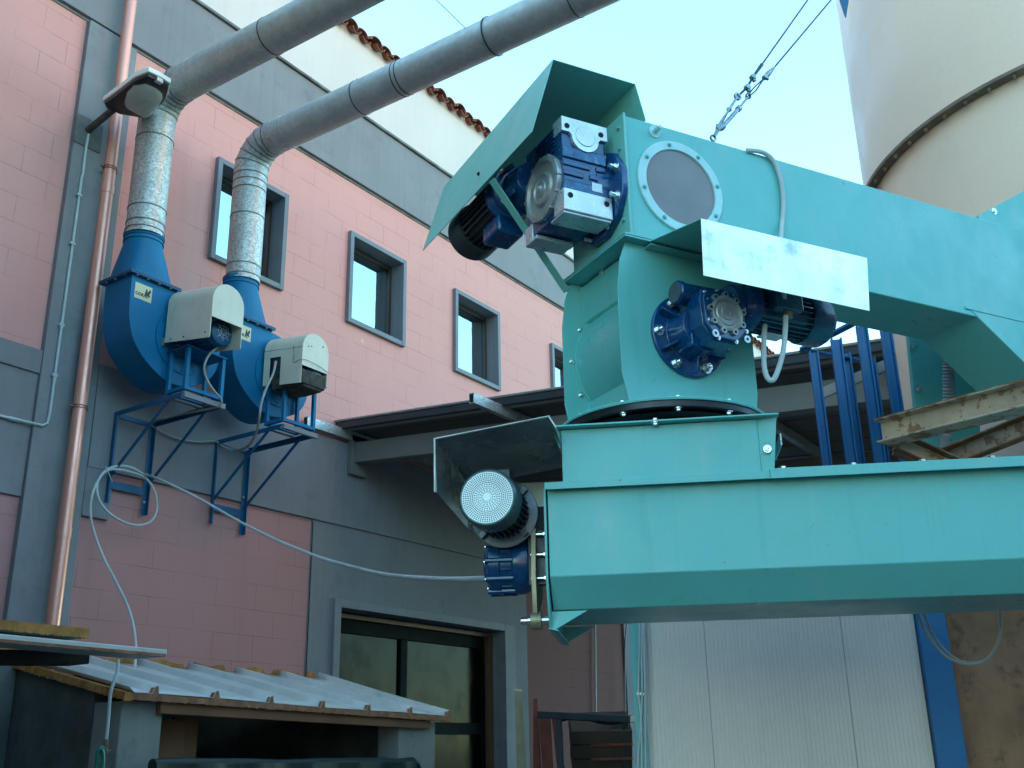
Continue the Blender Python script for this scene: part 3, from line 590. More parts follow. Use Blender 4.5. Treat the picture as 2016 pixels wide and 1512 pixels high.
# ------------------------------------------------------------------ wall brackets
def make_bracket(label):
    t = thing("fan_bracket", (5.63, 7.98, 4.2), label, "bracket", "blue steel brackets under the fans")
    xa, xb, zt, zb, yo, w_, th = 5.415, 5.84, 4.575, 3.80, 7.05, .045, .006
    yw = 7.96
    for x, u in ((xa, 1), (xb, -1)):
        mb = MB(); mb.angle((x, yw, zb - (.10 if u < 0 else .05)), (x, yw, zt), w_, th, (u, 0, 0), (0, -1, 0)); mb.build("wall_post", 'blue_frame', t, .0015)
        for z in (zb + .02, zb + .28): MB().hexbolt((x + u * .022, yw - th, z), (0, -1, 0), .008).build("bolt", 'galv_dull', t)
        mb = MB(); mb.angle((x, yw - w_, zt), (x, yo, zt), w_, th, (u, 0, 0), (0, 0, -1)); mb.build("arm", 'blue_frame', t, .0015)
        mb = MB(); mb.bar((x + u * .012, yw - .01, zb + .17), (x + u * .012, yo + .16, zt - .02), .03, .012, up=X3); mb.build("brace", 'blue_frame', t, .0015)
    mb = MB(); mb.fbox(WF, xa + w_, xb - w_, yw - th - 8 - .001, yw - 8 - .001, zt - .05, zt - .006); mb.build("crossbar", 'blue_frame', t, .0015); mb = MB(); mb.fbox(WF, xa + w_, xb - w_, yw - th - 8, yw - 8, zb + .08, zb + .15); mb.build("crossbar", 'blue_frame', t, .0015)
    mb = MB(); mb.fbox(WF, xa + .01, xb + .03, yo - .035 - 8, yo - 8 - .001, zt - .045, zt + .002); mb.fbox(WF, xa + w_, xb - w_, yo + .18 - 8, yo + .23 - 8, zt - .012, zt - .002); mb.build("front_rail", 'grey_trim', t, .002)
    return t
br1 = make_bracket("blue wall bracket nearer the downpipe, with the white cable looped over it")
br2 = copy_tree(br1); br2.location.x += 1.15; br2["label"] = "blue steel wall bracket under the fan on the right, beside the canopy"

# ------------------------------------------------------------------ ducts
def clampband(mb, p, ax, r, mi=0): mb.ring(Vector(p), ax, r - .001, r + .005, .008, 40, mi)
def make_duct(x, z_bot, label, zp, joints_v, joints_h, yend, dy=.0):
    t = thing("ventilation_duct", (x, DCY, z_bot), label, "duct", "round metal ducts above the fans")
    c = Vector((x, DCY, 0)); R = .30; ze = zp - R - .06
    mb = MB(); mb.lathe(c + Z3 * z_bot, Z3, [(0, DR - .004), (0, DR), (ze - z_bot, DR), (ze - z_bot, DR - .004)], 48)
    mb.build("riser", 'galv', t)
    for z in joints_v: MB().ring(c + Z3 * z, Z3, DR - .001, DR + .005, .010, 48).build("seam_band", 'seam', t)
    # segmented elbow
    el = MB(); pts = []; N = 5
    for k in range(N + 1):
        th = (PI / 2) * k / N; pts.append(Vector((x, DCY - R * (1 - math.cos(th)), ze + R * math.sin(th))))
    pts.append(Vector((x, DCY - R - .10, ze + R)))
    el.tube(pts, DR + .003, 48); el.build("elbow", 'galv_elbow', t, ang=12)
    for k in range(1, N + 1):
        th = (PI / 2) * k / N; d_ = Vector((0, -math.sin(th), math.cos(th))); MB().ring(pts[k] - d_ * .004, d_, DR + .001, DR + .0085, .009, 48).build("elbow_seam", 'seam', t)
    h0 = Vector((x, DCY - R - .08, ze + R)); h1 = Vector((x + dy, yend, ze + R)); hd = (h1 - h0).normalized()
    mb = MB(); mb.lathe(h0, hd, [(0, DR), ((h1 - h0).length, DR)], 48); mb.build("overhead_run", 'galv_dull', t)
    for y in joints_h:
        p = h0 + hd * (h0.y - y); s_ = MB(); s_.ring(p, hd, DR - .001, DR + .004, .008, 48)
        b = s_.build("pipe_clamp", 'black' if y < 6.0 else 'galv_dull', t)
        if y not in (6.9, 5.40): MB().hexbolt(p + Vector((-DR * .35, 0, DR * .95)), Vector((-.3, 0, 1)), .011, .012).build("bolt", 'black', b)
    return t, h0, h1
d1, a0, a1 = make_duct(5.165, 6.06, "galvanised duct rising behind the wall lamp from the fan nearer the downpipe", 7.62, [6.10, 6.17, 6.32, 7.05], [6.92, 5.95, 4.6, 3.2], 1.5, 0.0)
d2, b0, b1 = make_duct(6.325, 6.045, "galvanised duct in front of the leftmost window, bending out across the sky", 7.64, [6.09, 6.2, 6.75, 7.05, 7.14, 7.22], [6.95, 6.9, 5.95, 5.45, 5.40, 4.4, 3.55, 2.5], .8, -.02)
# restraining wire round the right-hand duct
p = b0 + (b1 - b0).normalized() * (b0.y - 4.4)
mb = MB(); mb.ring(p, (b1 - b0), DR + .006, DR + .012, .008, 40); q = atX(915, 54, 6.325 - DR - .01)
mb.tube([q, atY(855, -4, q.y + .5), atY(760, -96, q.y + 1.3)], .0035, 6)
tag(mb.build("guy_wire", 'wire'), "thin dark wire tied round the duct that crosses the sky", "wire")

# ================================================================== canopy beside the fans
XC0, XC1 = 8.3, 15.5
def cz(y): return 4.60 + (y - 1.0) * .078     # underside height of the sloping roof
CN = thing("metal_canopy", (8.3, 7.9, 5.1), "dark metal canopy roof sloping out from the wall beside the right-hand fan", "canopy")
ya, yb = 8.0, -1.6
def slab(mb, x0, x1, dz0, dz1, y0=ya, y1=yb, mi=0):
    mb.hexa([Vector((x0, y1, cz(y1) + dz0)), Vector((x1, y1, cz(y1) + dz0)), Vector((x1, y0, cz(y0) + dz0)), Vector((x0, y0, cz(y0) + dz0)),
             Vector((x0, y1, cz(y1) + dz1)), Vector((x1, y1, cz(y1) + dz1)), Vector((x1, y0, cz(y0) + dz1)), Vector((x0, y0, cz(y0) + dz1))], mi)
mb = MB(); slab(mb, XC0 + .03, XC1, .0, .06)
for k in range(14): slab(mb, XC0 + .3 + k * .5, XC0 + .34 + k * .5, -.008, 0)
mb.build("roof_panel", 'canopy_under', CN)
mb = MB(); slab(mb, XC0 - .03, XC0 + .03, -.03, .045); mb.build("verge_trim", 'canopy_edge', CN, .004)
mb = MB(); slab(mb, XC0 - .045, XC0 + .03, .046, .075); mb.build("verge_capping", 'canopy_cap', CN, .01, 3)
mb = MB(); slab(mb, XC0 + .03, XC0 + .10, -.028, -.004); slab(mb, XC0 + .13, XC0 + .15, -.016, -.004); mb.build("verge_lip", 'canopy_lip', CN)
mb = MB(); slab(mb, 8.5, 8.66, -.38, -.14); mb.build("rafter", 'beam_grey', CN, .006)
for x in (11.2, 14.0): mb = MB(); slab(mb, x, x + .16, -.38, -.14); mb.build("rafter", 'beam_grey', CN, .006)
mb = MB(); mb.fbox(WF, 8.45, 8.72, -.10, -.04, 4.62, 5.08); mb.build("wall_plate", 'beam_grey', CN, .004)
for y, x0 in ((7.93, 7.74), (5.74, 7.8), (3.5, 7.8), (1.2, 7.8)):
    mb = MB(); z = cz(y) - .13
    mb.fbox(WF, x0, XC1, y - .03 - 8, y + .03 - 8, z, z + .105); mb.fbox(WF, x0 - .001, x0 + .001, y - .022 - 8, y + .022 - 8, z + .01, z + .095, 1)
    mb.build("purlin", ['galv', 'hole'], CN, .003)
# posts and stored rubbish below are dark; a back wall closes the canopy
# ================================================================== upper screw conveyor
UC = thing("screw_conveyor", U(.2, .2, 3.37), "upper turquoise box conveyor with a round inspection window, running to the right", "conveyor")
cc = U.loc(U.on(2016, 714, 0)); k_ = (3.405 - cc[2]) / (cc[0] - 1.74)
mb = MB(); mb.prism([U(a, o, 3.372) for a, o in ((0, 0), (3.8, 0), (3.8, .30), (.56, .30), (.56, .385), (0, .385))], Z3 * .516)
mb.build("trough", 'teal', UC, .004)
mb = MB(); sE = 1.74 + (3.40 - 2.65) / k_
mb.prism([U(1.74, -.003, 3.405), U(3.6, -.003, 3.405), U(3.6, -.003, 2.65), U(sE, -.003, 2.65)], U.n * .305); mb.build("sloping_chute", 'teal', UC, .003)
mb = MB(); mb.fbox(U, 1.72, 3.6, -.006, 0, 3.398, 3.408); mb.build("seam", 'teal', UC)
mb = MB(); mb.fbox(U, -.014, -.002, -.012, .397, 3.362, 3.892); ep = mb.build("end_plate", 'teal_hood', UC, .003)
for o in (.0,): pass
for z in (3.45, 3.55, 3.65, 3.75, 3.84): bolts(ep, [U(-.014, .022, z)], -U.e, .0085, 'teal')
for o in (.12, .22, .33): bolts(ep, [U(-.014, o, 3.392)], -U.e, .0085, 'teal')
for z in (3.45, 3.6): bolts(ep, [U(-.014, .375, z)], -U.e, .0085, 'teal')
ic = U(.235, 0, 3.632)
mb = MB(); mb.lathe(ic, -U.n, [(0, .158), (0, .195), (.008, .195), (.010, .192), (.010, .160), (.004, .158)], 64, caps=False); rg = mb.build("inspection_ring", 'ring', UC)
mb = MB(); mb.ring(ic + U.n * .0, -U.n, 0, .16, .0035, 48); mb.build("inspection_pane", 'inspect', rg)
for k in range(8):
    th = math.radians(45 * k + 14); bolts(rg, [ic - U.n * .010 + U.e * (.177 * math.cos(th)) + Z3 * (.177 * math.sin(th))], -U.n, .0065, 'teal', h=.005)
q = U.on(1288, 260, 0); mb = MB(); mb.cyl(q, q - U.n * .004, .026, 24); mb.cyl(q - U.n * .004, q - U.n * .03, .011, 6); mb.cyl(q - U.n * .03, q - U.n * .042, .008, 12); mb.build("plug", 'ring', UC, .001)
# hood over the upper gearmotor
def bent(mb, F, pts, o0, o1, t=.003):
    V = [Vector(p) for p in pts]; N = []
    for i in range(len(V)):
        a = (V[i] - V[i - 1]).normalized() if i else (V[1] - V[0]).normalized(); b = (V[i + 1] - V[i]).normalized() if i < len(V) - 1 else a
        n = Vector((-(a + b).y, (a + b).x)).normalized(); N.append(V[i] + n * t / max(.3, n.dot(Vector((-a.y, a.x)))))
    n = len(V); q = [F(p.x, o, p.y) for o in (o0, o1) for p in V + N]; fs = []
    for i in range(n - 1):
        fs += [(i, i + 1, 2 * n + i + 1, 2 * n + i), (n + i, n + i + 1, 3 * n + i + 1, 3 * n + i), (i, i + 1, n + i + 1, n + i), (2 * n + i, 2 * n + i + 1, 3 * n + i + 1, 3 * n + i)]
    fs += [(0, n, 3 * n, 2 * n), (n - 1, 2 * n - 1, 4 * n - 1, 3 * n - 1)]; mb.add(q, fs)
t = .003; A1, A2, B1, B2 = (-.302, 4.043), (-.401, 3.703), (.058, 4.045), (.096, 3.893); OH = 1.03
mb = MB()
def hs(p, q, e=0): mb.prism([U(p[0], 0, p[1]), U(q[0], 0, q[1]), U(q[0] + e, 0, q[1] + .004), U(p[0] + e, 0, p[1] + .004)] if e == 0 else [], U.n * OH)
def panel(mb, F, p, q, o0, o1, t=.003):
    d = Vector((q[0] - p[0], q[1] - p[1])); n = Vector((-d.y, d.x)).normalized() * t
    mb.prism([F(p[0], o0, p[1]), F(q[0], o0, q[1]), F(q[0] + n.x, o0, q[1] + n.y), F(p[0] + n.x, o0, p[1] + n.y)], F.n * (o1 - o0))
bent(mb, U, [A2, A1, B1, B2], 0, OH)
hd_ = mb.build("rain_hood", 'teal_hood', UC, .0008)
hd_["label"] = "folded hood over the upper gearmotor"
q0 = U.ons(944, 343, -.40); MB().hexbolt(q0 - U.e * .004, -U.e, .006, .004).build("screw", 'hole', hd_)
mb = MB(); bp0 = U(-.392, .353, 3.70); bp1 = U(-.045, .405, 3.315); mb.bar(bp0, bp1, .034, .006, up=Vector((0, 0, 1))); mb.bar(bp1 + (bp1 - bp0).normalized() * -.02, bp1 + U.e * .05, .034, .006, up=Z3)
mb.build("hood_brace", 'teal_hood', UC, .001)
# wedge behind on the right
pa = U.loc(U.on(1927, 423, .305)); pb = U.loc(U.on(2016, 376, .305)); sl = (pb[2] - pa[2]) / (pb[0] - pa[0])
mb = MB(); mb.prism([U(pa[0], .305, 3.80), U(3.6, .305, 3.80), U(3.6, .305, pa[2] + sl * (3.6 - pa[0])), U(pa[0], .305, pa[2])], U.n * .35); wd = mb.build("inlet_hopper", 'teal', UC, .004)
bolts(wd, [U.on(1957, 416, .305)], -U.n, .012)
# ================================================================== rotary valve
RV = thing("rotary_valve", U(.216, .195, 2.74), "turquoise rotary valve housing between the upper and the lower conveyor", "valve")
poly = [(-.034, 3.343), (-.062, 3.27), (-.079, 3.15), (-.080, 2.84), (-.058, 2.732), (.49, 2.732), (.508, 2.84), (.508, 3.15), (.49, 3.27), (.465, 3.343)]
mb = MB(); mb.prism([U(s, -.006, z) for s, z in poly], U.n * .006); mb.build("front_plate", 'teal', RV, .001)
mb = MB(); mb.prism([U(s, .390, z) for s, z in poly], U.n * .006); bpl = mb.build("back_plate", 'teal', RV, .001)
bolts(bpl, [U.on(1142, 650, .39), U.on(1126, 712, .39), U.on(1144, 778, .39)], -U.n, .008)
mb = MB(); cs, czv, rr = .216, 3.02, .242
dr = [(cs - rr * math.cos(a), czv + rr * math.sin(a)) for a in [math.radians(x) for x in range(-42, 43, 6)]]
body = [(.0, 2.735), (.025, 2.86)] + dr + [(.026, 3.19), (.012, 3.335)]
mir = [(2 * cs - s, z) for s, z in body][::-1]
mb.prism([U(s, .0005, z) for s, z in body + mir], U.n * .389); mb.build("rotor_housing", 'teal', RV, .002)
mb = MB()
for s in (.012, .03): pass
mb.tube([U(s - .002, .387, z) for s, z in body], .004, 6); mb.build("weld_bead", 'teal', RV)
mb = MB(); mb.fbox(U, -.062, .50, -.045, .43, 3.343, 3.350); mb.fbox(U, -.062, .50, -.045, .43, 3.352, 3.360); tf = mb.build("top_flange", 'teal', RV, .001)
for px, py in ((1246, 494), (1184, 537), (1130, 571)):
    bolts(tf, [atZ(px, py - 4, 3.343)], -Z3, .011, h=.012)
bolts(tf, [U(s, -.028, 3.343) for s in (.12, .26, .4)], -Z3, .010)
dc = L(.405, .305, 0); DZ = 2.722
mb = MB(); mb.lathe(dc + Z3 * (DZ - .004), Z3, [(0, .30), (0, .382), (.006, .384), (.010, .382), (.010, .2)], 96, caps=False); mb.build("round_flange", 'teal', RV)
mb = MB(); mb.lathe(dc + Z3 * (DZ - .03), Z3, [(0, .30), (0, .372), (.004, .376), (.026, .376), (.026, .30)], 96, caps=False)
mb.lathe(dc + Z3 * 2.672, Z3, [(0, .335), (.012, .352), (.022, .335), (.034, .345), (.045, .33)], 96, caps=False); mb.build("rubber_collar", 'black', RV)
mb = MB(); mb.lathe(dc + Z3 * (DZ - .032), -Z3, [(0, .0), (0, .33), (.002, .33), (.002, 0)], 64, caps=False); mb.build("flange_underside", 'black', RV)
for k in range(12):
    th = math.radians(30 * k + 8); v_ = L.e * math.cos(th) + L.n * math.sin(th)
    if k in (0, 1, 2, 3, 4, 5): continue
    bolts(RV, [dc + v_ * .358 + Z3 * (DZ - .03)], -Z3, .011, h=.006)
    MB().hexbolt(dc + v_ * .365 + Z3 * (DZ + .006), Z3, .010, .004).build("bolt", 'bright', RV)
# galvanised cover plate over the middle gearmotor
OP = -.345
mb = MB()
P1, P2, P3, P4 = U.on(1380, 430, OP), U.on(1707, 508, OP), U.on(1712, 612, OP), U.on(1385, 542, OP)
mb.sheet([P1, P2, P3, P4], .002); 
gp = mb.build("cover_plate", 'steel', RV, .0)
gp["label"] = "bright galvanised cover plate above the middle gearmotor"
l1, l2 = U.loc(P1), U.loc(P2)
mb = MB(); mb.sheet([P1, U(.045, -.004, 3.352), U(l2[0], -.004, 3.352), P2], .003); mb.build("cover_top", 'teal_hood', gp)
mb = MB(); mb.fbox(U, .045, l2[0], -.05, -.006, 3.329, 3.334); mb.build("cover_flange", 'teal_hood', gp, .001)
# ================================================================== gearmotors
def fin_motor(mb, p, ax, r, length, nf=28, mi=0, ref=None, fin_h=.016):
    p, ax = Vector(p), Vector(ax).normalized(); a = ax.cross(ref or Z3).normalized(); b = ax.cross(a)
    mb.lathe(p, ax, [(0, r * .86), (length, r * .86)], 32, mi)
    for k in range(nf):
        th = 2 * PI * (k + .5) / nf; d = a * math.cos(th) + b * math.sin(th); s = ax.cross(d) * .0022
        q = p + d * r * .84; mb.prism([q - s, q + s, q + s + d * (r * .16 + .004), q - s + d * (r * .16 + .004)], ax * length, mi)
# ---- upper
G1 = thing("gearmotor", U(-.2, .2, 3.45), "large blue gearmotor with dusty aluminium gearbox under the folded turquoise hood", "gearmotor", "gearmotors on the turquoise machine")
s0, s1, o0, o1, z0, z1 = -.253, -.062, .05, .335, 3.452, 3.838
mb = MB(); mb.fbox(U, s0 + .004, s1 - .004, o0 + .004, o1, z0 + .006, z1 - .006)
for k, z in enumerate((3.545, 3.575, 3.60, 3.64, 3.675, 3.70)):
    ofs = .03 * (k % 2); mb.fbox(U, s0 + .004, s0 + .09 + ofs, o0 - .002, o0 + .01, z, z + .020); mb.fbox(U, s1 - .075 + ofs, s1 - .004, o0 - .002, o0 + .01, z + .004, z + .024)
for k in range(6): mb.fbox(U, s0 - .005, s0 + .006, o0 + .05, o0 + .2, z1 - .03 - k * .016, z1 - .024 - k * .016)
mb.build("gearbox_body", 'gear', G1, .006)
# foot blocks (bare aluminium, front face)
mb = MB(); mb.fbox(U, s0 - .002, s1 + .014, o0 - .008, o0 + .07, z0 - .003, z0 + .088); fb = mb.build("foot_block", 'alu', G1, .004)
mb = MB(); mb.fbox(U, s0, s1 + .006, o0 - .008, o0 + .06, z1 - .058, z1 + .003)
arc = [(s0 + .10 + .058 * math.cos(th), z1 - .068 + .058 * math.sin(th)) for th in [PI + PI * k / 16 for k in range(17)]]
mb.prism([U(s, o0 - .0082, z) for s, z in [(s0 + .002, z1 - .055), (s0 + .03, z1 - .056)] + arc + [(s1 - .02, z1 - .056), (s1 + .004, z1 - .055)]], U.n * .04)
mb.lathe(U(s0 + .10, o0 - .008, z1 - .062), -U.n, [(0, .042), (.002, .042), (.003, .040), (.003, 0)], 40)
fb2 = mb.build("bearing_block", 'alu', G1, .0008, ang=12)
mb = MB(); mb.fbox(U, s0 + .002, s1 - .002, o0 - .0035, o0 + .03, z1 - .165, z1 - .12); mb.build("worn_casting", 'gear_worn', G1, .003); mb = MB(); mb.fbox(U, s0 + .002, s1 - .002, o0 - .0035, o0 + .03, z0 + .088, z0 + .125)
mb.build("worn_casting", 'gear_worn', G1, .003)
for par, pts in ((fb, [(s0 + .025, z0 + .06), (s1 - .012, z0 + .058)]), (fb2, [(s0 + .022, z1 - .035), (s1 - .022, z1 - .035)])):
    for s, z in pts: MB().ring(U(s, o0 - .009, z), -U.n, 0, .011, .001, 20).build("hole", 'hole', par)
mb = MB(); mb.fbox(U, s1 - .07, s1 - .026, o0 - .006, o0, 3.553, 3.59); mb.build("name_plate", 'plate', G1, .001)
# underside, end foot
mb = MB(); mb.fbox(U, s0, s1 + .01, o0 + .0, o0 + .10, z0 - .012, z0 - .001); mb.build("base_foot", 'alu', G1, .003)
mb = MB(); mb.fbox(U, s0, s1 - .03, o0 + .21, o0 + .30, z0 - .016, z0 + .0); mb.fbox(U, s0 - .001, s0 + .02, o0 + .24, o0 + .30, z0 - .015, z0 + .06); mb.build("rear_foot", 'alu', G1, .003)
# round cover on the free end
ec = U.ons(1066, 372, s0 - .012)
mb = MB(); mb.lathe(ec + U.e * .02, -U.e, [(0, .128), (.022, .128), (.026, .120), (.026, .108), (.014, .102), (.010, .07), (.020, .064), (.024, .056), (.018, .05), (.020, .034), (.026, .030), (.026, .0)], 56)
for k in range(12):
    th = 2 * PI * k / 12; mb.lathe(ec + U.e * .018 + (U.n * math.cos(th) + Z3 * math.sin(th)) * .1235, -U.e, [(0, .008), (.024, .008)], 16)
mb.build("end_cover", 'cover_alu', G1, .001)
MB().hexbolt(ec - U.e * .006, -U.e, .010, .007).build("bolt", 'alu', G1)
# mounting disc on the end plate + standoff bolts
mc = U(-.016, .16, 3.60)
mb = MB(); mb.lathe(mc, -U.e, [(0, .185), (.022, .185), (.026, .178), (.026, .12), (.05, .11), (.05, 0)], 12); mb.lathe(mc, -U.e, [(.02, .12), (.09, .115)], 32); mb.build("mounting_flange", 'gear', G1, .003)
for k in range(8):
    th = 2 * PI * (k + .5) / 8; q = mc - U.e * .026 + (U.n * math.cos(th) + Z3 * math.sin(th)) * .155
    mb = MB(); mb.cyl(q, q - U.e * .03, .012, 16); mb.hexbolt(q, -U.e, .014, .010); mb.build("bolt", 'bright', G1)
# input stage and motor, along +n (behind the gearbox)
sm, zm = -.255, 3.712
mb = MB(); mb.lathe(U(sm + .02, .30, zm), U.n, [(0, .075), (.03, .082), (.09, .085), (.10, .088)], 40); mb.lathe(U(sm, .40, zm), U.n, [(0, .085), (0, .105), (.016, .107), (.03, .09), (.06, .08), (.085, .098), (.10, .098)], 40)
for k in range(4):
    th = PI / 4 + k * PI / 2; mb.bar(U(sm + .08 * math.cos(th), .32, zm + .08 * math.sin(th)), U(sm + .09 * math.cos(th), .40, zm + .09 * math.sin(th)), .012, .02)
mb.build("input_adapter", 'gear', G1, .002)
for k in range(4):
    th = PI / 4 + k * PI / 2; MB().hexbolt(U(sm + .093 * math.cos(th), .398, zm + .093 * math.sin(th)), -U.n, .008).build("bolt", 'copper', G1)
mb = MB(); fin_motor(mb, U(sm, .495, zm), U.n, .098, .25, 26); mb.build("motor_body", 'dark_motor', G1)
mb = MB(); mb.lathe(U(sm, .735, zm), U.n, [(0, .108), (.01, .112), (.10, .112), (.115, .10), (.115, 0)], 40); mb.build("fan_cover", 'dark_motor', G1)
mb = MB(); mb.fbox(U, sm - .055, sm + .065, .47, .62, zm - .155, zm - .075); mb.build("terminal_box", 'gear', G1, .015, 3)
# ---- middle
G2 = thing("gearmotor", U(.205, -.1, 3.0), "blue worm gearmotor on the front plate below the bright galvanised cover", "gearmotor", "gearmotors on the turquoise machine")
gc = U(.205, 0, 3.01)
mb = MB(); mb.lathe(gc - U.n * .006, -U.n, [(0, .155), (.012, .157), (.016, .153), (.016, .11), (.020, .10), (.07, .088), (.11, .092)], 64, caps=True)
for k in range(6):
    th = math.radians(60 * k + 30); d = U.e * math.cos(th) + Z3 * math.sin(th); mb.bar(gc - U.n * .045 + d * .085, gc - U.n * .03 + d * .148, .008, .05, up=U.n)
mb.build("output_flange", 'gear', G2, .002)
for k in range(6):
    th = math.radians(60 * k); d = U.e * math.cos(th) + Z3 * math.sin(th)
    mb = MB(); mb.hexbolt(gc - U.n * .022 + d * .132, -U.n, .014, .016); mb.build("bolt", 'bright', G2)
bc2 = U(.225, -.115, 3.025)
oct_ = [( -.088, -.045), (-.05, -.098), (.052, -.10), (.096, -.052), (.10, .06), (.085, .092), (-.075, .092), (-.092, .055)]
mb = MB(); mb.prism([bc2 + U.e * a - Z3 * 0 + Z3 * b for a, b in oct_], -U.n * .075)
mb.prism([bc2 + U.e * a * .93 + Z3 * b * .93 for a, b in oct_], -U.n * .088); 
mb.fbox(U, .14, .31, -.12, -.06, 2.93, 3.115); mb.prism([bc2 + U.n * .05 + U.e * a * .85 + Z3 * b * .85 for a, b in oct_], -U.n * .08)
mb.build("gearbox_body", 'gear', G2, .005, 3)
fcn = bc2 - U.n * .088 + U.e * .008 + Z3 * .004
mb = MB(); mb.lathe(fcn + U.n * .004, -U.n, [(0, .066), (.012, .066), (.014, .060), (.012, .056), (.006, .054), (.006, .046), (.010, .042), (.010, .026), (.014, .024), (.014, .012), (.010, .010), (.010, 0)], 56)
for k in range(9):
    th = 2 * PI * k / 9 + .2; d = U.e * math.cos(th) + Z3 * math.sin(th)
    mb.lathe(fcn + U.n * .003 + d * .070, -U.n, [(0, .012), (.013, .012)], 18); mb.ring(fcn - U.n * .010 + d * .071, -U.n, 0, .0055, .0008, 12, 1)
mb.build("output_cover", ['cover_alu', 'hole'], G2, .0008)
for a, b in ((-.074, .075), (-.068, .048), (-.02, .088), (.05, .082), (-.07, -.03), (-.03, -.09), (.045, -.092), (.094, -.045), (.094, .04)):
    MB().hexbolt(bc2 - U.n * .083 + U.e * a + Z3 * b, -U.n, .005, .004).build("bolt", 'bright', G2)
for a in (-.048, .088): MB().ring(bc2 - U.n * .089 + U.e * (a + 0) - Z3 * .078, -U.n, .006, .014, .003, 20).build("lug", 'alu', G2)
wz = 3.128
mb = MB(); wa, wb = U(.098, -.10, wz), U(.30, -.10, wz); mb.lathe(wa, U.e, [(0, .0), (0, .040), (.006, .044), (.02, .044), (.03, .04), (.2, .042)], 40); mb.build("worm_housing", 'gear', G2)
MB().ring(U(.0985, -.10, wz), -U.e, 0, .037, .003, 32).build("end_cap", 'gear_dust', G2)
mb = MB(); mb.fbox(U, .138, .142, -.118, -.078, 3.0, 3.05); MB().sheet([bc2 - U.n * -.0 + Vector((0, 0, 0)), bc2 + Z3 * .01, bc2 + Z3 * .01, bc2], .001) if 0 else None
mb.build("name_plate", 'plate', G2)
mz, mo = 3.115, -.115
mb = MB(); mb.lathe(U(.305, mo, mz), U.e, [(0, .07), (.02, .075), (.05, .065), (.07, .085), (.09, .09), (.105, .09), (.105, .05)], 36); mb.build("input_adapter", 'gear', G2, .002)
for k in range(4):
    th = PI / 4 + k * PI / 2; MB().hexbolt(U(.378, mo, mz) + (U.n * math.cos(th) + Z3 * math.sin(th)) * .076, -U.e, .006).build("bolt", 'copper', G2)
mb = MB(); fin_motor(mb, U(.41, mo, mz), U.e, .082, .25, 26); mb.build("motor_body", 'teal_motor', G2)
mb = MB(); mb.lathe(U(.645, mo, mz), U.e, [(0, .090), (.008, .094), (.09, .094), (.112, .08), (.118, .06), (.118, 0)], 48); mb.build("fan_cover", 'teal_motor', G2)
mb = MB(); mb.fbox(U, .44, .56, mo - .125, mo - .07, mz - .035, mz + .055); mb.build("terminal_box", 'teal_motor', G2, .008, 3)
mb = MB(); mb.cyl(U(.505, mo - .10, mz - .03), U(.505, mo - .10, mz - .06), .014, 6); mb.build("cable_gland", 'ringrust', G2)
MB().fbox(U, .46, .55, mo - .02, mo + .03, mz - .094, mz - .088).build("name_plate", 'plate', G2)
# ================================================================== lower conveyor
LC = thing("screw_conveyor", L(.4, .3, 2.04), "lower turquoise trough conveyor running across the yard to the right edge", "conveyor")
prof = [(0, 2.447), (0, 2.153), (.085, 2.055), (.16, 2.048), (.46, 2.048), (.535, 2.055), (.62, 2.153), (.62, 2.447)]
mb = MB(); mb.prism([L(0, o, z) for o, z in prof], L.e * 3.3); mb.build("trough", 'teal', LC, .003)
mb = MB(); mb.fbox(L, -.006, 3.3, -.036, .656, 2.447, 2.463); mb.fbox(L, -.006, .742, -.038, -.034, 2.438, 2.463); mb.build("top_flange", 'teal', LC, .0015)
mb = MB(); mb.fbox(L, .736, 3.3, -.042, .66, 2.4635, 2.470); mb.fbox(L, .736, 3.3, -.046, -.041, 2.436, 2.470); cvp = mb.build("cover_plate", 'teal', LC, .0015)
sxs = [L.loc(L.on(px, 924, -.02))[0] for px in (1542, 1681, 1819, 1957)]
for s in sxs: bolts(cvp, [L(s, -.018, 2.470)], Z3, .012, h=.007)
bolts(cvp, [L(s, -.018, 2.470) for s in (sxs[-1] + .23, sxs[-1] + .46)], Z3, .010, h=.004)
mb = MB(); mb.prism([L(-.013, o, z) for o, z in [(-.008, 2.447), (-.008, 2.147), (.03, 2.04), (.08, 1.985), (.54, 1.985), (.628, 2.147), (.628, 2.447)]], L.e * .008); elp = mb.build("end_plate", 'teal', LC, .001)
q1 = L.loc(L.on(1097, 1240, .08)); 
mb = MB(); mb.prism([L(-.005, .075, 2.05), L(-.005, .075, 1.985), L(.115, .075, 2.05)], L.n * .006); mb.prism([L(-.013, .03, 1.993), L(-.013, .54, 1.993), L(.02, .54, 1.985), L(.02, .03, 1.985)], -Z3 * .004)
mb.prism([L(-.005, .53, 2.05), L(-.005, .53, 1.985), L(.115, .53, 2.05)], L.n * .006); mb.build("gusset", 'teal', LC, .001)
# inlet hopper on top
mb = MB(); mb.fbox(L, .055, .712, -.02, .6, 2.463, 2.648)
ho = mb.build("inlet_hopper", 'teal', LC, .002)
mb = MB(); mb.prism([L(.018, -.055, 2.650), L(.782, -.055, 2.650), L(.782, .68, 2.650), L(.018, .68, 2.650)], Z3 * .006); mb.build("hopper_flange", 'teal', ho, .001)
mb = MB(); mb.prism([L(.712, -.014, 2.648), L(.776, -.03, 2.648), L(.752, -.03, 2.466), L(.712, -.014, 2.466)], L.n * .005); wg = mb.build("corner_wing", 'teal', ho, .0008); mb = MB()
mb.prism([L(.055, -.014, 2.648), L(.022, -.03, 2.648), L(.050, -.016, 2.58)], L.n * .005); mb.build("corner_wing", 'teal', ho, .0008)
bolts(wg, [L(.736, -.032, 2.54)], -L.n, .009)
bolts(ho, [L(.375, -.04, 2.650)], -Z3, .011, h=.006); bolts(ho, [L(.375, -.04, 2.657)], Z3, .010, h=.004)
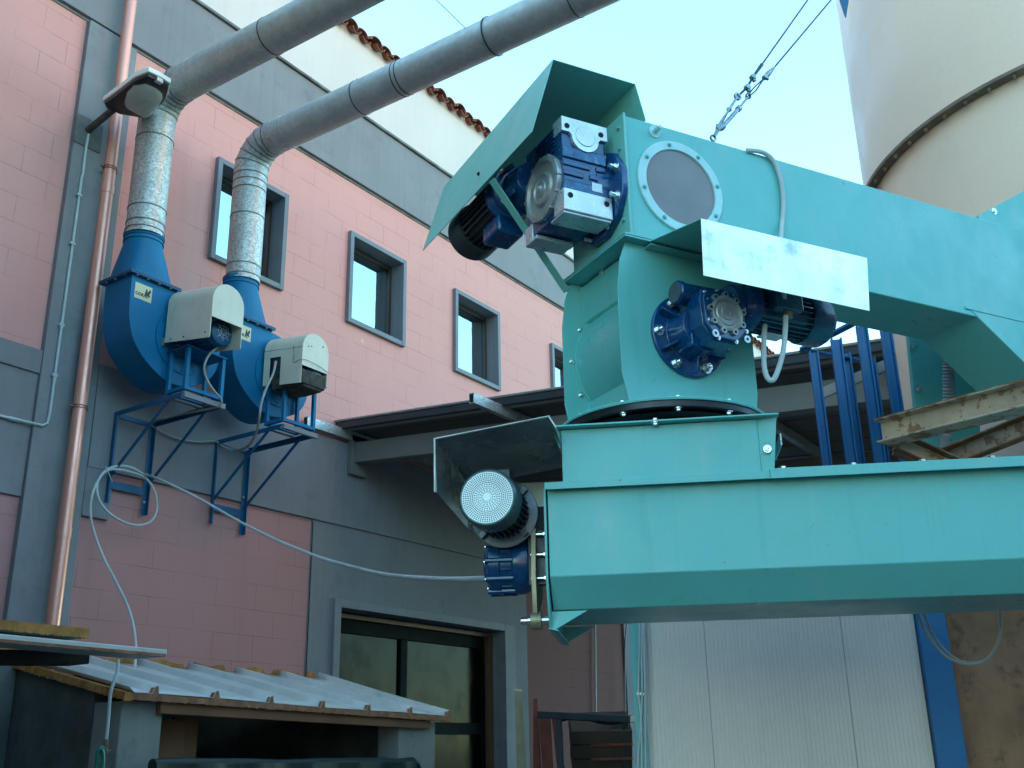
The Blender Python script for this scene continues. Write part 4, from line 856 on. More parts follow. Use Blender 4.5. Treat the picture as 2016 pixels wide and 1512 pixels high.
mb = MB(); mb.fbox(L, .785, .79, .0, .2, 2.56, 2.60); mb.build("latch", 'galv', ho)
# dark sheet hood on the left
mb = MB(); bent(mb, L, [(-.340, 2.408), (-.345, 2.585), (.034, 2.640)], -.20, .44, .0025)
mb.fbox(L, -.342, .03, .437, .44, 2.49, 2.585)
lh = mb.build("rain_hood", 'steel_dark', LC, .0006); lh["label"] = "dark bare sheet metal hood over the lower gearmotor"
mb = MB(); mb.prism([L(-.348, -.204, 2.586), L(.034, -.204, 2.642), L(.034, -.204, 2.6445), L(-.350, -.204, 2.589)], L.n * .006); mb.prism([L(-.348, -.204, 2.408), L(-.343, -.204, 2.408), L(-.345, -.204, 2.59), L(-.350, -.204, 2.59)], L.n * .006)
mb.prism([L(.034, -.204, 2.642), L(.055, -.204, 2.605), L(.052, -.204, 2.600), L(.030, -.204, 2.640)], L.n * .6); mb.build("hood_edge", 'galv_dull', lh)
# ---- lower gearmotor
G3 = thing("gearmotor", L(-.15, .2, 2.15), "gearmotor with a pale perforated fan cover at the end of the lower conveyor", "gearmotor", "gearmotors on the turquoise machine")
og = .22
def LP(px, py, o): return L.on(px, py, o)
gx0, gx1 = L.loc(LP(962, 1110, og))[0], L.loc(LP(1046, 1110, og))[0]; gzc = L.loc(LP(1005, 1112, og))[2]
mb = MB(); ctr = L(gx0, og, gzc)
rg_ = .105
n8 = [(.0, .8), (.012, .98), (.05, 1.0), (.053, .96), (.095, .96), (.098, 1.0), (gx1 - gx0 - .03, 1.0), (gx1 - gx0, .92)]
mb.lathe(ctr, L.e, [(t, rg_ * r) for t, r in n8], 28)
for k in range(10):
    th = 2 * PI * k / 10; d = L.n * math.cos(th) + Z3 * math.sin(th); mb.cyl(ctr + d * .10 + L.e * .002, ctr + d * .10 + L.e * .10, .010, 10)
for k in range(20):
    th = 2 * PI * k / 20; d = L.n * math.cos(th) + Z3 * math.sin(th); mb.bar(ctr + d * .100 + L.e * .054, ctr + d * .100 + L.e * .094, .006, .014, up=d)
mb.lathe(ctr - L.e * .012, L.e, [(0, .05), (.004, .06), (.014, .06)], 32)
gb_ = mb.build("gearbox_body", 'gear', G3, .002)
for k in range(8):
    th = 2 * PI * k / 8; d = L.n * math.cos(th) + Z3 * math.sin(th); bolts(G3, [ctr + d * .08], -L.e, .0045, h=.003)
m1 = LP(993, 1012, .10); m2 = LP(959, 979, -.16); axm = (m2 - m1).normalized(); ml = (m2 - m1).length
RM = .088
mb = MB(); mb.cyl(m1 - axm * .12, m1, .075, 24); mb.lathe(m1 - axm * .02, axm, [(0, .118), (.016, .118), (.016, .0)], 56); 
mb.build("input_adapter", 'gear', G3, .002)
mb = MB(); mb.lathe(m1 - axm * .004, axm, [(0, .119), (.012, .120), (.014, .112), (.014, .095), (.02, .085), (.03, .08)], 56, caps=False)
for k in range(4):
    th = math.radians(45 + 90 * k); d = axm.cross(Z3).normalized(); d2 = axm.cross(d); dd = d * math.cos(th) + d2 * math.sin(th); mb.hexbolt(m1 + axm * .008 + dd * .104, axm, .008, .006); mb.bar(m1 + axm * .02 + dd * .08, m1 + axm * .02 + dd * .115, .02, .02)
mb.build("motor_flange", 'gear_dust', G3, .001)
mb = MB(); fin_motor(mb, m1 + axm * .02, axm, .088, ml - .10, 30); mb.build("motor_body", 'dark_motor', G3)
mb = MB(); mb.lathe(m1 + axm * (ml - .09), axm, [(0, .086), (.0, .098), (.06, .098), (.082, .097), (.090, .090), (.090, .085), (.086, .085)], 64, caps=False); mb.build("fan_cover", 'green_motor', G3)
fcn = m1 + axm * (ml - .002)
mb = MB(); mb.lathe(fcn - axm * .004, axm, [(0, .0), (0, .089), (.0045, .089), (.006, .0875), (.006, .014), (.008, .012), (.008, 0)], 64)
a_ = axm.cross(Z3).normalized(); b_ = axm.cross(a_)
for r_i in range(11):
    rr = .0185 + r_i * .0061; nn = 16 if r_i < 2 else (32 if r_i < 5 else 64); hr = .0015 + .00075 * min(1, (rr - (.0 if nn == 16 else .018)) / (.03 if nn < 64 else .06))
    for k in range(nn):
        th = 2 * PI * k / nn; c_ = fcn + axm * .0025 + (a_ * math.cos(th) + b_ * math.sin(th)) * rr
        mb.add([c_ + (a_ * math.cos(j * PI / 3) + b_ * math.sin(j * PI / 3)) * hr for j in range(6)], [tuple(range(6))], 1)
mb.build("perforated_grille", ['grille', 'hole'], G3, 0, ang=12)
mb = MB(); mb.bar(m1 + axm * .06 + Z3 * .09, m1 + axm * (ml - .13) + Z3 * .09, .10, .075, up=Z3); mb.build("terminal_box", 'dark_motor', G3, .004)
mb = MB(); s_a = L.loc(LP(1054, 1100, og - .05))[0]
pz0, pz1 = gzc + .02, L.loc(LP(1052, 1222, .1))[2]
mb.prism([L(s_a - .004, og - .13, gzc + .1), L(s_a - .004, og - .09, gzc + .13), L(s_a - .004, og + .1, gzc + .13), L(s_a - .004, og + .13, gzc), L(s_a - .004, og + .06, gzc - .11), L(s_a - .004, .115, pz1 + .01), L(s_a - .004, .085, pz1 + .01), L(s_a - .004, .06, gzc - .06)], L.e * .016)
mb.lathe(L(s_a - .012, .10, pz1), L.e, [(0, .022), (0, .030), (.036, .030), (.036, .022)], 24)
ta = mb.build("torque_arm", 'torque', G3, .001)
mb = MB(); mb.cyl(L(s_a - .045, .10, pz1), L(-.013, .10, pz1), .013, 20); mb.lathe(L(s_a - .02, .10, pz1), L.e, [(0, .017), (.04, .017)], 20); mb.build("pin", 'bright', ta)
mb = MB(); mb.cyl(L(gx1, og, gzc), L(-.02, og, gzc), .05, 24); mb.fbox(L, gx1, -.013, og - .1, og - .07, gzc - .09, gzc + .1); mb.build("shaft_coupling", 'dark_motor', G3, .003)
for z in (gzc - .07, gzc + .01, gzc + .08):
    mb = MB(); mb.cyl(L(gx1 + .012, .10, z), L(-.014, .10, z), .006, 10); mb.hexbolt(L(-.022, .10, z), -L.e, .009, .004); mb.build("stud", 'bright', G3)

# ================================================================== silo
SC = Vector((8.212, -.052, 0)); SR = 1.90; ZRG = 5.6
SI = thing("silo", (SC.x, SC.y, 0), "tall cream silo with a rusty bolted ring, rising behind the upper conveyor", "silo")
mb = MB(); mb.lathe(SC, Z3, [(0.3, SR), (ZRG, SR), (ZRG + .03, SR), (13, SR), (13.2, SR - .1), (13.8, .3)], 128); mb.build("shell", 'silo', SI)
mb = MB(); mb.lathe(SC + Z3 * (ZRG - .07), Z3, [(0, SR), (0, SR + .075), (.022, SR + .078), (.024, SR + .003), (.024, SR)], 128, caps=False)
rgs = mb.build("ring_flange", 'ringrust', SI)
for k in range(34):
    th = math.radians(90 + 8.0 * k * .62); d = Vector((math.cos(th), math.sin(th), 0))
    if k > 33: break
    MB().hexbolt(SC + d * (SR + .045) + Z3 * (ZRG - .07), -Z3, .013, .02).build("ring_bolt", 'ringrust', rgs)
mb = MB(); q0, q1, q2 = atD(1645, -30, 6.7), atD(1676, -30, 6.7), atD(1666, 34, 6.7); mb.prism([q0, q1, q2], AF * .02)
tag(mb.build("blue_gusset_plate", 'rack'), "small pointed blue plate beside the silo at the top edge of the picture", "plate")
# wire ropes
RP = [("left rope of the pair above the upper conveyor, with two round clamps", [(1404, 272), (1412, 254), (1437, 213), (1452, 190), (1471, 172), (1482, 152), (1500, 127)], (1590, 0)),
      ("right rope of the pair above the upper conveyor, ending in a long turnbuckle", [(1404, 273), (1420, 252), (1456, 212), (1473, 190), (1506, 152), (1525, 132)], (1636, 0))]
for i, (lab, pts, end) in enumerate(RP):
    oz = .30 - .03 * i; b_ = U.on(pts[0][0], pts[0][1], oz)
    rt = thing("wire_rope", b_, lab, "rope", "steel ropes holding up the upper conveyor")
    P = [U.on(x, y, oz) for x, y in pts]; e1 = U.on(end[0], end[1], oz + .10); e2 = e1 + (e1 - P[-1]) * .6
    mb = MB(); mb.tube([P[-1].lerp(P[-2], .9), P[-1], e1, e2], .0042, 8); mb.build("rope", 'wire', rt)
    if i == 0:
        mb = MB(); mb.ring(P[0] - U.n * .004, U.n, .010, .017, .008, 20); mb.tube([P[0] + (P[1] - P[0]) * .25, P[1]], .006, 8); mb.lathe(P[1], P[2] - P[1], [(0, .009), (.02, .015), (.03, .009), ((P[2] - P[1]).length - .03, .005), ((P[2] - P[1]).length - .01, .013), ((P[2] - P[1]).length, .008)], 12)
        mb.ring(P[3] - U.n * .005, U.n, .010, .019, .010, 20); mb.cyl(P[2], P[3], .006, 8)
        mb.build("turnbuckle", 'shackle', rt)
        for q in (P[4], P[5]):
            mb = MB(); mb.lathe(q - U.n * .012, U.n, [(0, .014), (.024, .014)], 12); mb.bar(q, q + Vector((0, 0, -.022)) + U.e * .01, .016, .016); mb.build("rope_clamp", 'shackle', rt, .003)
        mb = MB(); mb.tube([P[3], P[4], P[5], P[6]], .005, 8, radii=[.005, .006, .006, .009]); mb.build("rope_eye", 'wire', rt)
    else:
        mb = MB(); d = (P[2] - P[1]); l = d.length; mb.tube([P[0] + (P[1] - P[0]) * .2, P[1]], .005, 8); mb.lathe(P[1], d, [(-.02, .006), (0, .015), (.018, .015), (.02, .010), (l - .02, .010), (l - .018, .014), (l, .014), (l + .01, .006)], 12)
        mb.ring(P[3] - U.n * .004, U.n + Z3 * .5, .009, .015, .008, 20); mb.cyl(P[2], P[3], .005, 8)
        mb.build("turnbuckle", 'shackle', rt)
        mb = MB(); d = (P[4] - P[3]); s = U.e * .009; mb.tube(spline([P[3], P[3] + d * .3 - s, P[3] + d * .75 - s * .4, P[4]], 4), .0035, 6); mb.tube(spline([P[3], P[3] + d * .3 + s * 1.2, P[3] + d * .75 + s * .4, P[4]], 4), .0035, 6)
        mb.build("rope_eye", 'wire', rt)
        mb = MB(); mb.lathe(P[4] - U.n * .011, U.n, [(0, .012), (.022, .012)], 12); mb.bar(P[4], P[4] + U.e * .02 - Z3 * .006, .012, .012); mb.lathe(P[4], P[5] - P[4], [(0, .007), (.02, .013), (.05, .012), ((P[5] - P[4]).length, .005)], 10); mb.build("rope_clamp", 'shackle', rt, .002)
# ================================================================== blue steel rack
RK = thing("steel_rack", atD(1650, 1000, 6.2), "blue steel frame of upright profiles behind the lower conveyor", "steel frame")
def post(px, py, d, w_, label=None, zt=None, zb=2.63):
    q = atD(px, py, d); mb = MB(); F = Frame(-63.3, (q.x, q.y, 0)); z1 = zt or q.z
    mb.fbox(F, -w_ / 2, w_ / 2, 0, .012, zb, z1); mb.fbox(F, w_ / 2 - .010, w_ / 2, -.03, 0, zb, z1); mb.fbox(F, -w_ / 2, -w_ / 2 + .010, -.03, 0, zb, z1)
    return mb.build("upright", 'rack', RK, .002)
for px, py, d in ((1601, 694, 6.25), (1645, 668, 6.15), (1695, 642, 6.1), (1739, 622, 6.05)): post(px, py, d, .062 if px > 1610 else .054)
for px, py, d in ((1664, 697, 6.5), (1712, 706, 6.4)): post(px, py, d, .058)
mb = MB(); qa = atD(1578, 689, 6.3); qb = atD(1760, 596, 6.0); mb.bar(qa, qb, .06, .014); qc = atD(1700, 712, 6.55); mb.bar(qa, qc, .05, .012); mb.build("top_rail", 'rack', RK, .001)
# flat grey bar seen between the uprights
mb = MB(); mb.bar(atD(1612, 778, 6.72), atD(1752, 716, 6.35), .02, .07); tag(mb.build("flat_bar", 'flat_beige', None, .003), "short beige flat bar slanting between the blue uprights", "bar")
# teal side panel and grey hose
mb = MB(); q = [atD(1787, 650, 5.4), atD(1930, 650, 5.4), atD(1930, 930, 5.4), atD(1815, 930, 5.4)]
mb.prism(q, AF * .04 ); tp = tag(mb.build("side_panel", 'teal', None, .003), "turquoise sheet panel hanging below the conveyor chute beside the grey hose", "panel")
bolts(tp, [atD(1797, 679, 5.395), atD(1808, 765, 5.395)], -AF, .012)
mb = MB(); path = spline([atD(1868, 690, 5.2), atD(1868, 740, 5.2), atD(1868, 800, 5.2), atD(1863, 860, 5.18), atD(1852, 900, 5.16), atD(1838, 930, 5.15)], 30)
rad = [.029 + .003 * math.sin(i * 1.9) for i in range(len(path))]; mb.tube(path, .026, 14, radii=rad)
tag(mb.build("corrugated_hose", 'hose'), "grey corrugated hose hanging behind the rusty beams", "hose")
# ================================================================== rusty beams
RB = thing("rusty_beam_frame", atD(1850, 860, 4.3), "frame of rusty cream steel beams resting behind the lower conveyor", "steel frame")
def ibeam(p0, p1, h, b, t=.010, name="i_beam", up=Z3):
    p0, p1 = Vector(p0), Vector(p1); d = (p1 - p0).normalized(); a = d.cross(up).normalized(); v = a.cross(d).normalized()
    mb = MB()
    for s in (-1, 1): mb.bar(p0 + v * s * (h / 2 - t / 2), p1 + v * s * (h / 2 - t / 2), b, t, up=up)
    w_ = mb.build(name, 'rustbeam', RB, .002)
    m2 = MB(); m2.bar(p0 + d * .001, p1, t, h - 2 * t, up=up); m2.build("web", 'rustbeam', w_)
    m2 = MB(); m2.bar(p0 + v * (h / 2 - t * .2) + a * 0 - d * .001, p1 + v * (h / 2 - t * .2), b + .002, t * .5, up=up); m2.build("rusty_edge", 'rustedge', w_)
    return w_
ibeam(atD(1737, 853, 4.5), atD(2100, 760, 3.95), .105, .115, .008)
def channel(p0, p1, h, b, name="channel"):
    p0, p1 = Vector(p0), Vector(p1); mb = MB(); mb.bar(p0, p1, .006, h)
    d = (p1 - p0).normalized(); a = d.cross(Z3).normalized(); v = a.cross(d)
    c = mb.build(name, 'rustbeam', RB, .001); mb = MB()
    for s in (-1, 1): mb.bar(p0 + v * s * h / 2 - a * b / 2 * -1, p1 + v * s * h / 2 + a * b / 2, b, .007)
    mb.build("rusty_flange", 'rustedge', c, .001)
channel(atD(1762, 872, 4.55), atD(1925, 945, 4.5), .075, .05)
channel(atD(1868, 905, 4.7), atD(2080, 820, 4.3), .085, .05)
mb = MB(); mb.bar(atD(1760, 885, 4.62), atD(1905, 935, 4.60), .03, .05); mb.build("lower_rail", 'rustedge', RB, .002)
# ================================================================== white ribbed wall, columns, rusty sheet
EN = Frame(-63.3, atD(1400, 1300, 5.6))
def ens(px, py=1300, o=0): return EN.loc(EN.on(px, py, o))[0]
WP = thing("panel_wall", EN(.3, 0, 0), "white wall of ribbed metal panels under the lower conveyor", "wall")
edges = [ens(1267), ens(1391), ens(1664), ens(1812)]
for i in range(3):
    a, b = edges[i] + .002, edges[i + 1] - .002; mb = MB(); n = max(4, int(round((b - a) / .0215))); st = (b - a) / n
    vs = []; hh = (.2, 2.62)
    for z in hh:
        for k in range(n):
            x = a + k * st
            for dx, dy in ((0, 0), (st * .55, 0), (st * .62, .003), (st * .93, .003)): vs.append(EN(x + dx, dy, z))
    m_ = len(vs) // 2; mb.add(vs, [(j, j + 1, m_ + j + 1, m_ + j) for j in range(m_ - 1)])
    mb.fbox(EN, a, b, .006, .05, .2, 2.62); mb.build("ribbed_panel", 'panel', WP)
mb = MB(); mb.fbox(EN, edges[0], edges[3] + .3, .05, 2.2, 2.56, 2.625); mb.build('flat_roof', 'beam_grey', WP, .004)
for px in (1391, 1664): MB().fbox(EN, ens(px) - .002, ens(px) + .002, .0035, .02, .2, 2.62).build("panel_joint", 'canopy_lip', WP)
mb = MB(); mb.fbox(EN, ens(1244), ens(1267) - .002, -.06, .05, 0, 2.72); tc = tag(mb.build("turquoise_column", 'teal', None, .004), "narrow turquoise column at the left edge of the white panel wall", "column")
bolts(tc, [EN.on(1257, 1366, -.062), EN.on(1264, 1366, -.062)], -EN.n, .006)
CB = thing("column_cables", EN.on(1262, 1300, -.08), "thin white cables clipped down the narrow turquoise column", "cable")
for pts in ([(1259, 1200), (1258, 1290), (1257, 1366), (1262, 1420), (1264, 1520)], [(1264, 1200), (1263, 1290), (1264, 1366), (1260, 1440), (1256, 1490), (1256, 1530)], [(1266, 1200), (1268, 1290), (1270, 1360), (1271, 1530)]):
    MB().tube(spline([EN.on(x, y, -.075) for x, y in pts], 6), .006, 8).build("wire", 'cable', CB)
mb = MB(); x0, x1 = ens(1815, o=-.02), ens(1860, o=-.02); mb.fbox(EN, ens(1812) + .003, ens(1812) + .145, -.05, .08, 0, 2.9)
tag(mb.build("blue_post", 'rack', None, .004), "blue steel post between the white panels and the rusty sheet", "post")
mb = MB(); sA = ens(1812) + .15; mb.fbox(EN, sA, sA + 2.2, .10, .14, 0, 2.75); mb.fbox(EN, sA, sA + .03, .05, .10, 0, 2.75)
tag(mb.build("rusty_sheet", 'rustsheet', None, .002), "large brown rusted steel sheet at the lower right", "steel sheet")
lp = [(1803, 1150), (1806, 1200), (1828, 1252), (1862, 1292), (1905, 1308), (1940, 1300), (1962, 1272), (1970, 1235), (1966, 1185), (1962, 1140)]
tag(MB().tube(spline([L.on(x, y, .75) for x, y in lp], 6), .0055, 8).build("hanging_cable", 'cable_grey'), "thin pale cable hanging in a loop in front of the rusty sheet", "cable")
lp2 = [(1812, 1150), (1822, 1215), (1848, 1265), (1880, 1296), (1908, 1304), (1935, 1302)]
tag(MB().tube(spline([L.on(x, y, .76) for x, y in lp2], 6), .0045, 8).build("hanging_cable", 'cable_grey'), "shorter pale cable running just inside the loop by the blue post", "cable")
# ================================================================== things by the dark wall
def leaning(name, m, pts_top, pts_bot, d, th, label, cat, group=None):
    a, b = [atD(x, y, d) for x, y in pts_top]; c, e = [atD(x, y, d - .1) for x, y in pts_bot]
    mb = MB(); mb.prism([a, b, e, c], AF * th); return tag(mb.build(name, m, None, .002), label, cat, group)
leaning("timber_plank", 'plank', [(1013, 1360), (1028, 1361)], [(1018, 1540), (1038, 1540)], 8.2, .06, "pale timber plank leaning upright beside the big window", "plank")
gr = "red boards leaning at the dark wall"
leaning("formwork_board", 'red_board', [(1050, 1376), (1058, 1377)], [(1050, 1540), (1068, 1540)], 8.9, .04, "narrow red board leaning leftmost among the three by the dark wall", "board", gr)
leaning("formwork_board", 'red_board', [(1060, 1410), (1084, 1411)], [(1070, 1540), (1091, 1540)], 8.8, .05, "widest of the three red boards, leaning in the middle", "board", gr)
leaning("formwork_board", 'red_board', [(1086, 1411), (1096, 1412)], [(1100, 1540), (1116, 1540)], 8.7, .04, "tilted red board leaning rightmost of the three beside the dark trestle", "board", gr)
TR = thing("trestle", atD(1165, 1480, 8.6), "dark steel trestle with a bowed top bar holding murky panels", "trestle")
mb = MB(); mb.bar(atD(1062, 1407, 8.6), atD(1245, 1416, 8.2), .09, .055); mb.build("top_bar", 'canopy_edge', TR, .005)
mb = MB(); mb.prism([atD(x, y, 8.55) for x, y in [(1096, 1412), (1240, 1417), (1240, 1424), (1205, 1428), (1188, 1427), (1160, 1420), (1120, 1418), (1100, 1422)]], AF * .03); mb.build("bowed_flange", 'hole', TR)
for x in (1100, 1230): mb = MB(); mb.bar(atD(x, 1412, 8.5), atD(x + 6, 1560, 8.4), .05, .05); mb.build("leg", 'canopy_edge', TR, .003)
gp2 = "murky panels stacked on the trestle"
for i, (y0, y1) in enumerate(((1440, 1466), (1468, 1494), (1496, 1530))):
    a, b, c, e = atD(1125 + 2 * i, y0, 8.75), atD(1245, y0 - 2, 8.4), atD(1245, y1 - 2, 8.4), atD(1125 + 2 * i, y1, 8.75)
    mb = MB(); mb.prism([a, b, c, e], AF * .5)
    o = tag(mb.build("stacked_panel", 'crate', None, .004), ["murky panel on top of the stack under the trestle bar", "murky panel in the middle of the stack under the trestle bar", "murky panel at the bottom of the stack under the trestle bar"][i], "panel", gp2)
    MB().bar(atD(1166, y1 + 1, 8.6), atD(1245, y1 - 1, 8.35), .02, .022).build("red_edge", 'red_board', o)
mb = MB(); mb.tube([atY(1171, 1190, 7.95), atY(1172, 1300, 7.95), atY(1173, 1405, 7.95), atY(1174, 1520, 7.95)], .016, 10); tag(mb.build("wall_conduit", 'conduit'), "grey vertical conduit on the dark red wall section", "conduit")
mb = MB(); mb.tube([atY(1237, 1200, 7.85), atY(1231, 1260, 7.85), atY(1230, 1330, 7.85), atY(1233, 1520, 7.85)], .012, 10); tag(mb.build("wall_cable", 'cable_grey'), "thin pale cable beside the grey pillar, left of the turquoise column", "cable")

# ================================================================== lean-to shed
F1, F2 = atY(254, 1362, 5.5), atY(887, 1410, 5.5); B1_, B2_ = atY(137, 1298, 7.0), atY(632, 1335, 7.0)
B1_.x = F1.x + .02; B1_ = Vector((F1.x, 7.0, atY(140, 1297, 7.0).z)); B2_ = Vector((F2.x + .02, 7.0, B2_.z))
SH = thing("lean_to_shed", (5.6, 6.2, 0), "low lean-to shed with a white ribbed roof and orange foam edges", "shed")
def rp(u, v, dz=0.0): # u along the eave 0-1, v front->back
    a = F1.lerp(F2, u); b = B1_.lerp(B2_, u); p = a.lerp(b, v); p.z += dz; return p
ribpx = [310, 430, 538, 640, 730, 812, 886]; ribu = [(atY(x, 1390, 5.5).x - F1.x) / (F2.x - F1.x) for x in ribpx]
Wd = (F2 - F1).length
prof = [(0, .03), (.012, .0)]
for u in ribu: h = .022 / Wd; prof += [(u - 2.0 * h, 0), (u - 1.1 * h, .042), (u - .1 * h, .045), (u + .15 * h, 0)] if u < .99 else [(u - 2.0 * h, 0), (u - 1.1 * h, .042), (u - .1 * h, .045)]
mb = MB(); n = len(prof); vs = []; NV = 8
for k in range(NV + 1):
    v = k / NV
    for (u, h) in prof: vs.append(rp(min(u, 1), v, h + .004 * math.sin(v * 5 + u * 9)))
fs = []
for k in range(NV):
    for i in range(n - 1): fs.append((k * n + i, k * n + i + 1, (k + 1) * n + i + 1, (k + 1) * n + i))
mb.add(vs, fs); rf = mb.build("roof_sheet", 'roofsheet', SH, ang=15); sm_ = rf.modifiers.new("thickness", 'SOLIDIFY'); sm_.thickness = .002
def jag(p0, p1, h, t, n, m, par, name, hs=None):
    mb = MB(); vs = []
    for i in range(n + 1):
        f = i / n; p = p0.lerp(p1, f); a = random.uniform(-.1, .1) * h; b = random.uniform(-.05, .05) * t
        top = -.002 if hs is None else hs(f)
        d = (p1 - p0).normalized().cross(Z3).normalized()
        vs += [p + d * (t / 2 + b) + Z3 * (-h + a), p + d * (t / 2 + b) + Z3 * top, p - d * (t / 2 + b) + Z3 * top, p - d * (t / 2 + b) + Z3 * (-h + a)]
    fs = [(3, 2, 1, 0), tuple(n * 4 + q for q in range(4))]
    for i in range(n):
        for q in range(4): r = (q + 1) % 4; fs.append((i * 4 + q, i * 4 + r, i * 4 + 4 + r, i * 4 + 4 + q))
    mb.add(vs, fs); return mb.build(name, m, par, 0, ang=50)
def ribh(f):
    for u in ribu:
        if u - 2.0 * .022 / Wd < f < u: return .036
    return -.003
jag(rp(0, 0) + Vector((0, .012, 0)), rp(1, 0) + Vector((0, .012, 0)), .042, .02, 220, 'foam_edge', SH, "foam_front_edge", ribh)
jag(rp(0, 0), rp(0, 1), .05, .06, 150, 'foam', SH, "foam_side_edge")
jag(rp(0, 1) + Vector((0, -.01, 0)), rp(.97, 1) + Vector((0, -.01, 0)), .02, .03, 160, 'foam', SH, "foam_back_edge", lambda f: .035 + .012 * math.sin(f * 60) if (f * 7.2) % 1 < .72 else .0)
mb = MB(); bm0, bm1 = atY(308, 1415, 5.56), atY(806, 1436, 5.56); mb.bar(rp(.085, .04, -.085), rp(.93, .04, -.085), .05, .075, up=Z3); mb.build("timber_beam", 'timber', SH, .004)
mb = MB(); xp0, xp1 = F1.x - .02, atY(312, 1450, 5.6).x; mb.fbox(WF, F1.x + .02, xp1, -2.42, -2.15, 0, F1.z - .045)
mb.build("front_pillar", 'concrete', SH, .008)
mb = MB(); mb.fbox(WF, F1.x + .015, F1.x + .16, -2.15, -1.0, 0, F1.z - .06); mb.hexa([Vector((F1.x + .015, 5.85, F1.z - .06)), Vector((F1.x + .16, 5.85, F1.z - .06)), Vector((F1.x + .16, 7.0, F1.z - .06)), Vector((F1.x + .015, 7.0, F1.z - .06)), Vector((F1.x + .015, 5.85, F1.z + .03)), Vector((F1.x + .16, 5.85, F1.z + .03)), Vector((F1.x + .16, 7.0, B1_.z - .06)), Vector((F1.x + .015, 7.0, B1_.z - .06))])
mb.build("side_wall", 'stucco_dark', SH)
xq0, xq1 = atY(782, 1450, 5.6).x, atY(853, 1450, 5.6).x
mb = MB(); mb.fbox(WF, xq0, xq1, -2.42, -2.2, 0, F2.z - .045); mb.build("front_pillar", 'concrete', SH, .008)
mb = MB(); mb.fbox(WF, F1.x + .16, F2.x - .05, -1.05, -1.0, 0, 2.2); mb.fbox(WF, F2.x - .25, F2.x - .2, -2.2, -1.05, 0, 2.0); mb.build("back_wall", 'stucco_dark', SH)
xb0, xb1 = atY(306, 1450, 5.75).x, atY(406, 1450, 5.75).x
mb = MB(); mb.fbox(WF, xb0 - .05, xb0 + .27, -2.20, -2.17, .3, 1.86); mb.fbox(WF, xb0 + .20, xb1, -2.165, -2.14, .3, 1.88); tag(mb.build("brown_board", 'board', None, .002), "brown board standing in the left corner of the shed opening", "board")
TP = thing("tarpaulin_roll", atY(560, 1500, 5.45), "dark green tarpaulin draped across the shed opening", "tarpaulin")
tp0, tp1 = atY(300, 1504, 5.45), atY(812, 1500, 5.45)
mb = MB(); pth = [tp0.lerp(tp1, k / 12) + Vector((0, random.uniform(-.004, .004), .005 * math.sin(k * .9) - .01)) for k in range(13)]; pth[-1].z += .01
mb.tube(pth, .045, 14, radii=[.040 + .003 * math.sin(k * 2.1) for k in range(13)])
vs = []; nn = 40
for k in range(nn + 1):
    p = tp0.lerp(tp1, k / nn); w1 = .02 * math.sin(k * .8) + .01 * math.sin(k * 2.3); vs += [p + Vector((0, -.045 + w1 * .2, 0)), p + Vector((0, -.05 + w1, -.5)), p + Vector((0, -.04 + w1 * 1.3, -1.2))]
mb.add(vs, [f for k in range(nn) for f in ((k * 3, k * 3 + 3, k * 3 + 4, k * 3 + 1), (k * 3 + 1, k * 3 + 4, k * 3 + 5, k * 3 + 2))])
mb.tube([pth[-1], pth[-1] + Vector((.05, 0, -.01)), pth[-1] + Vector((.08, 0, -.07))], .03, 10)
mb.build("cloth", 'tarp', TP, ang=80)
# water pipe and green hose on the shed corner
TPp = thing("water_pipe", (F1.x - .03, 5.6, 1.5), "thin pipe down the shed corner ending in a brass tap", "pipe")
pp = [atY(x, y, 5.52) for x, y in [(232, 1298), (231, 1320), (224, 1342), (217, 1370), (213, 1420), (209, 1458)]]
MB().tube(spline(pp, 6), .010, 10).build("tube", 'conduit', TPp)
mb = MB(); q = atY(208, 1470, 5.5); mb.cyl(q + Z3 * .04, q - Z3 * .04, .014, 12); mb.cyl(q + Z3 * .02, q + Z3 * .028, .02, 6); mb.cyl(q - Z3 * .03, q - Z3 * .02 + X3 * .03, .01, 10); mb.build("tap", 'ringrust', TPp, .001)
mb = MB(); mb.tube(spline([atY(x, y, 5.44) for x, y in [(207, 1478), (200, 1473), (193, 1482), (190, 1512), (186, 1560)]], 8), .013, 10)
mb.tube(spline([atY(x, y, 5.42) for x, y in [(200, 1475), (203, 1490), (201, 1520), (200, 1560)]], 6), .012, 10)
tag(mb.build("garden_hose", 'greenhose'), "green garden hose hanging from the tap on the shed corner", "hose")
# loose sheets on the left
zl = atY(330, 1279, 4.95).z
c0 = atY(-120, 1238, 4.95); c1_ = atY(330, 1279, 4.95); e1 = atZ(296, 1293, zl - .04)
dy = max(.25, e1.y - 4.95)
mb = MB(); A_ = Vector((c0.x, 4.95, atY(-120, 1236, 4.95).z)); Bq = Vector((c1_.x, 4.95, zl))
mb.hexa([A_ - Z3 * .038, Bq - Z3 * .038, Bq + Vector((-.02, dy, -.038)), A_ + Vector((0, dy, -.038)), A_, Bq, Bq + Vector((-.02, dy, 0)), A_ + Vector((0, dy, 0))])
ls = tag(mb.build("insulated_sheet", 'roofsheet', None, .006, 3), "pale insulated sheet jutting out from the left above the shed roof", "sheet")
jag(A_ + Vector((0, .002, -.022)), Bq + Vector((-.01, .002, -.022)), .018, .012, 80, 'foam_edge', ls, "foam_edge")
zf = atY(174, 1238, 5.1).z
mb = MB(); A2_ = Vector((atY(-120, 1210, 5.1).x, 5.1, atY(-120, 1207, 5.1).z)); B2q = Vector((atY(175, 1238, 5.1).x, 5.1, zf)); e2 = atZ(140, 1262, zf - .055); dy2 = max(.3, e2.y - 5.1)
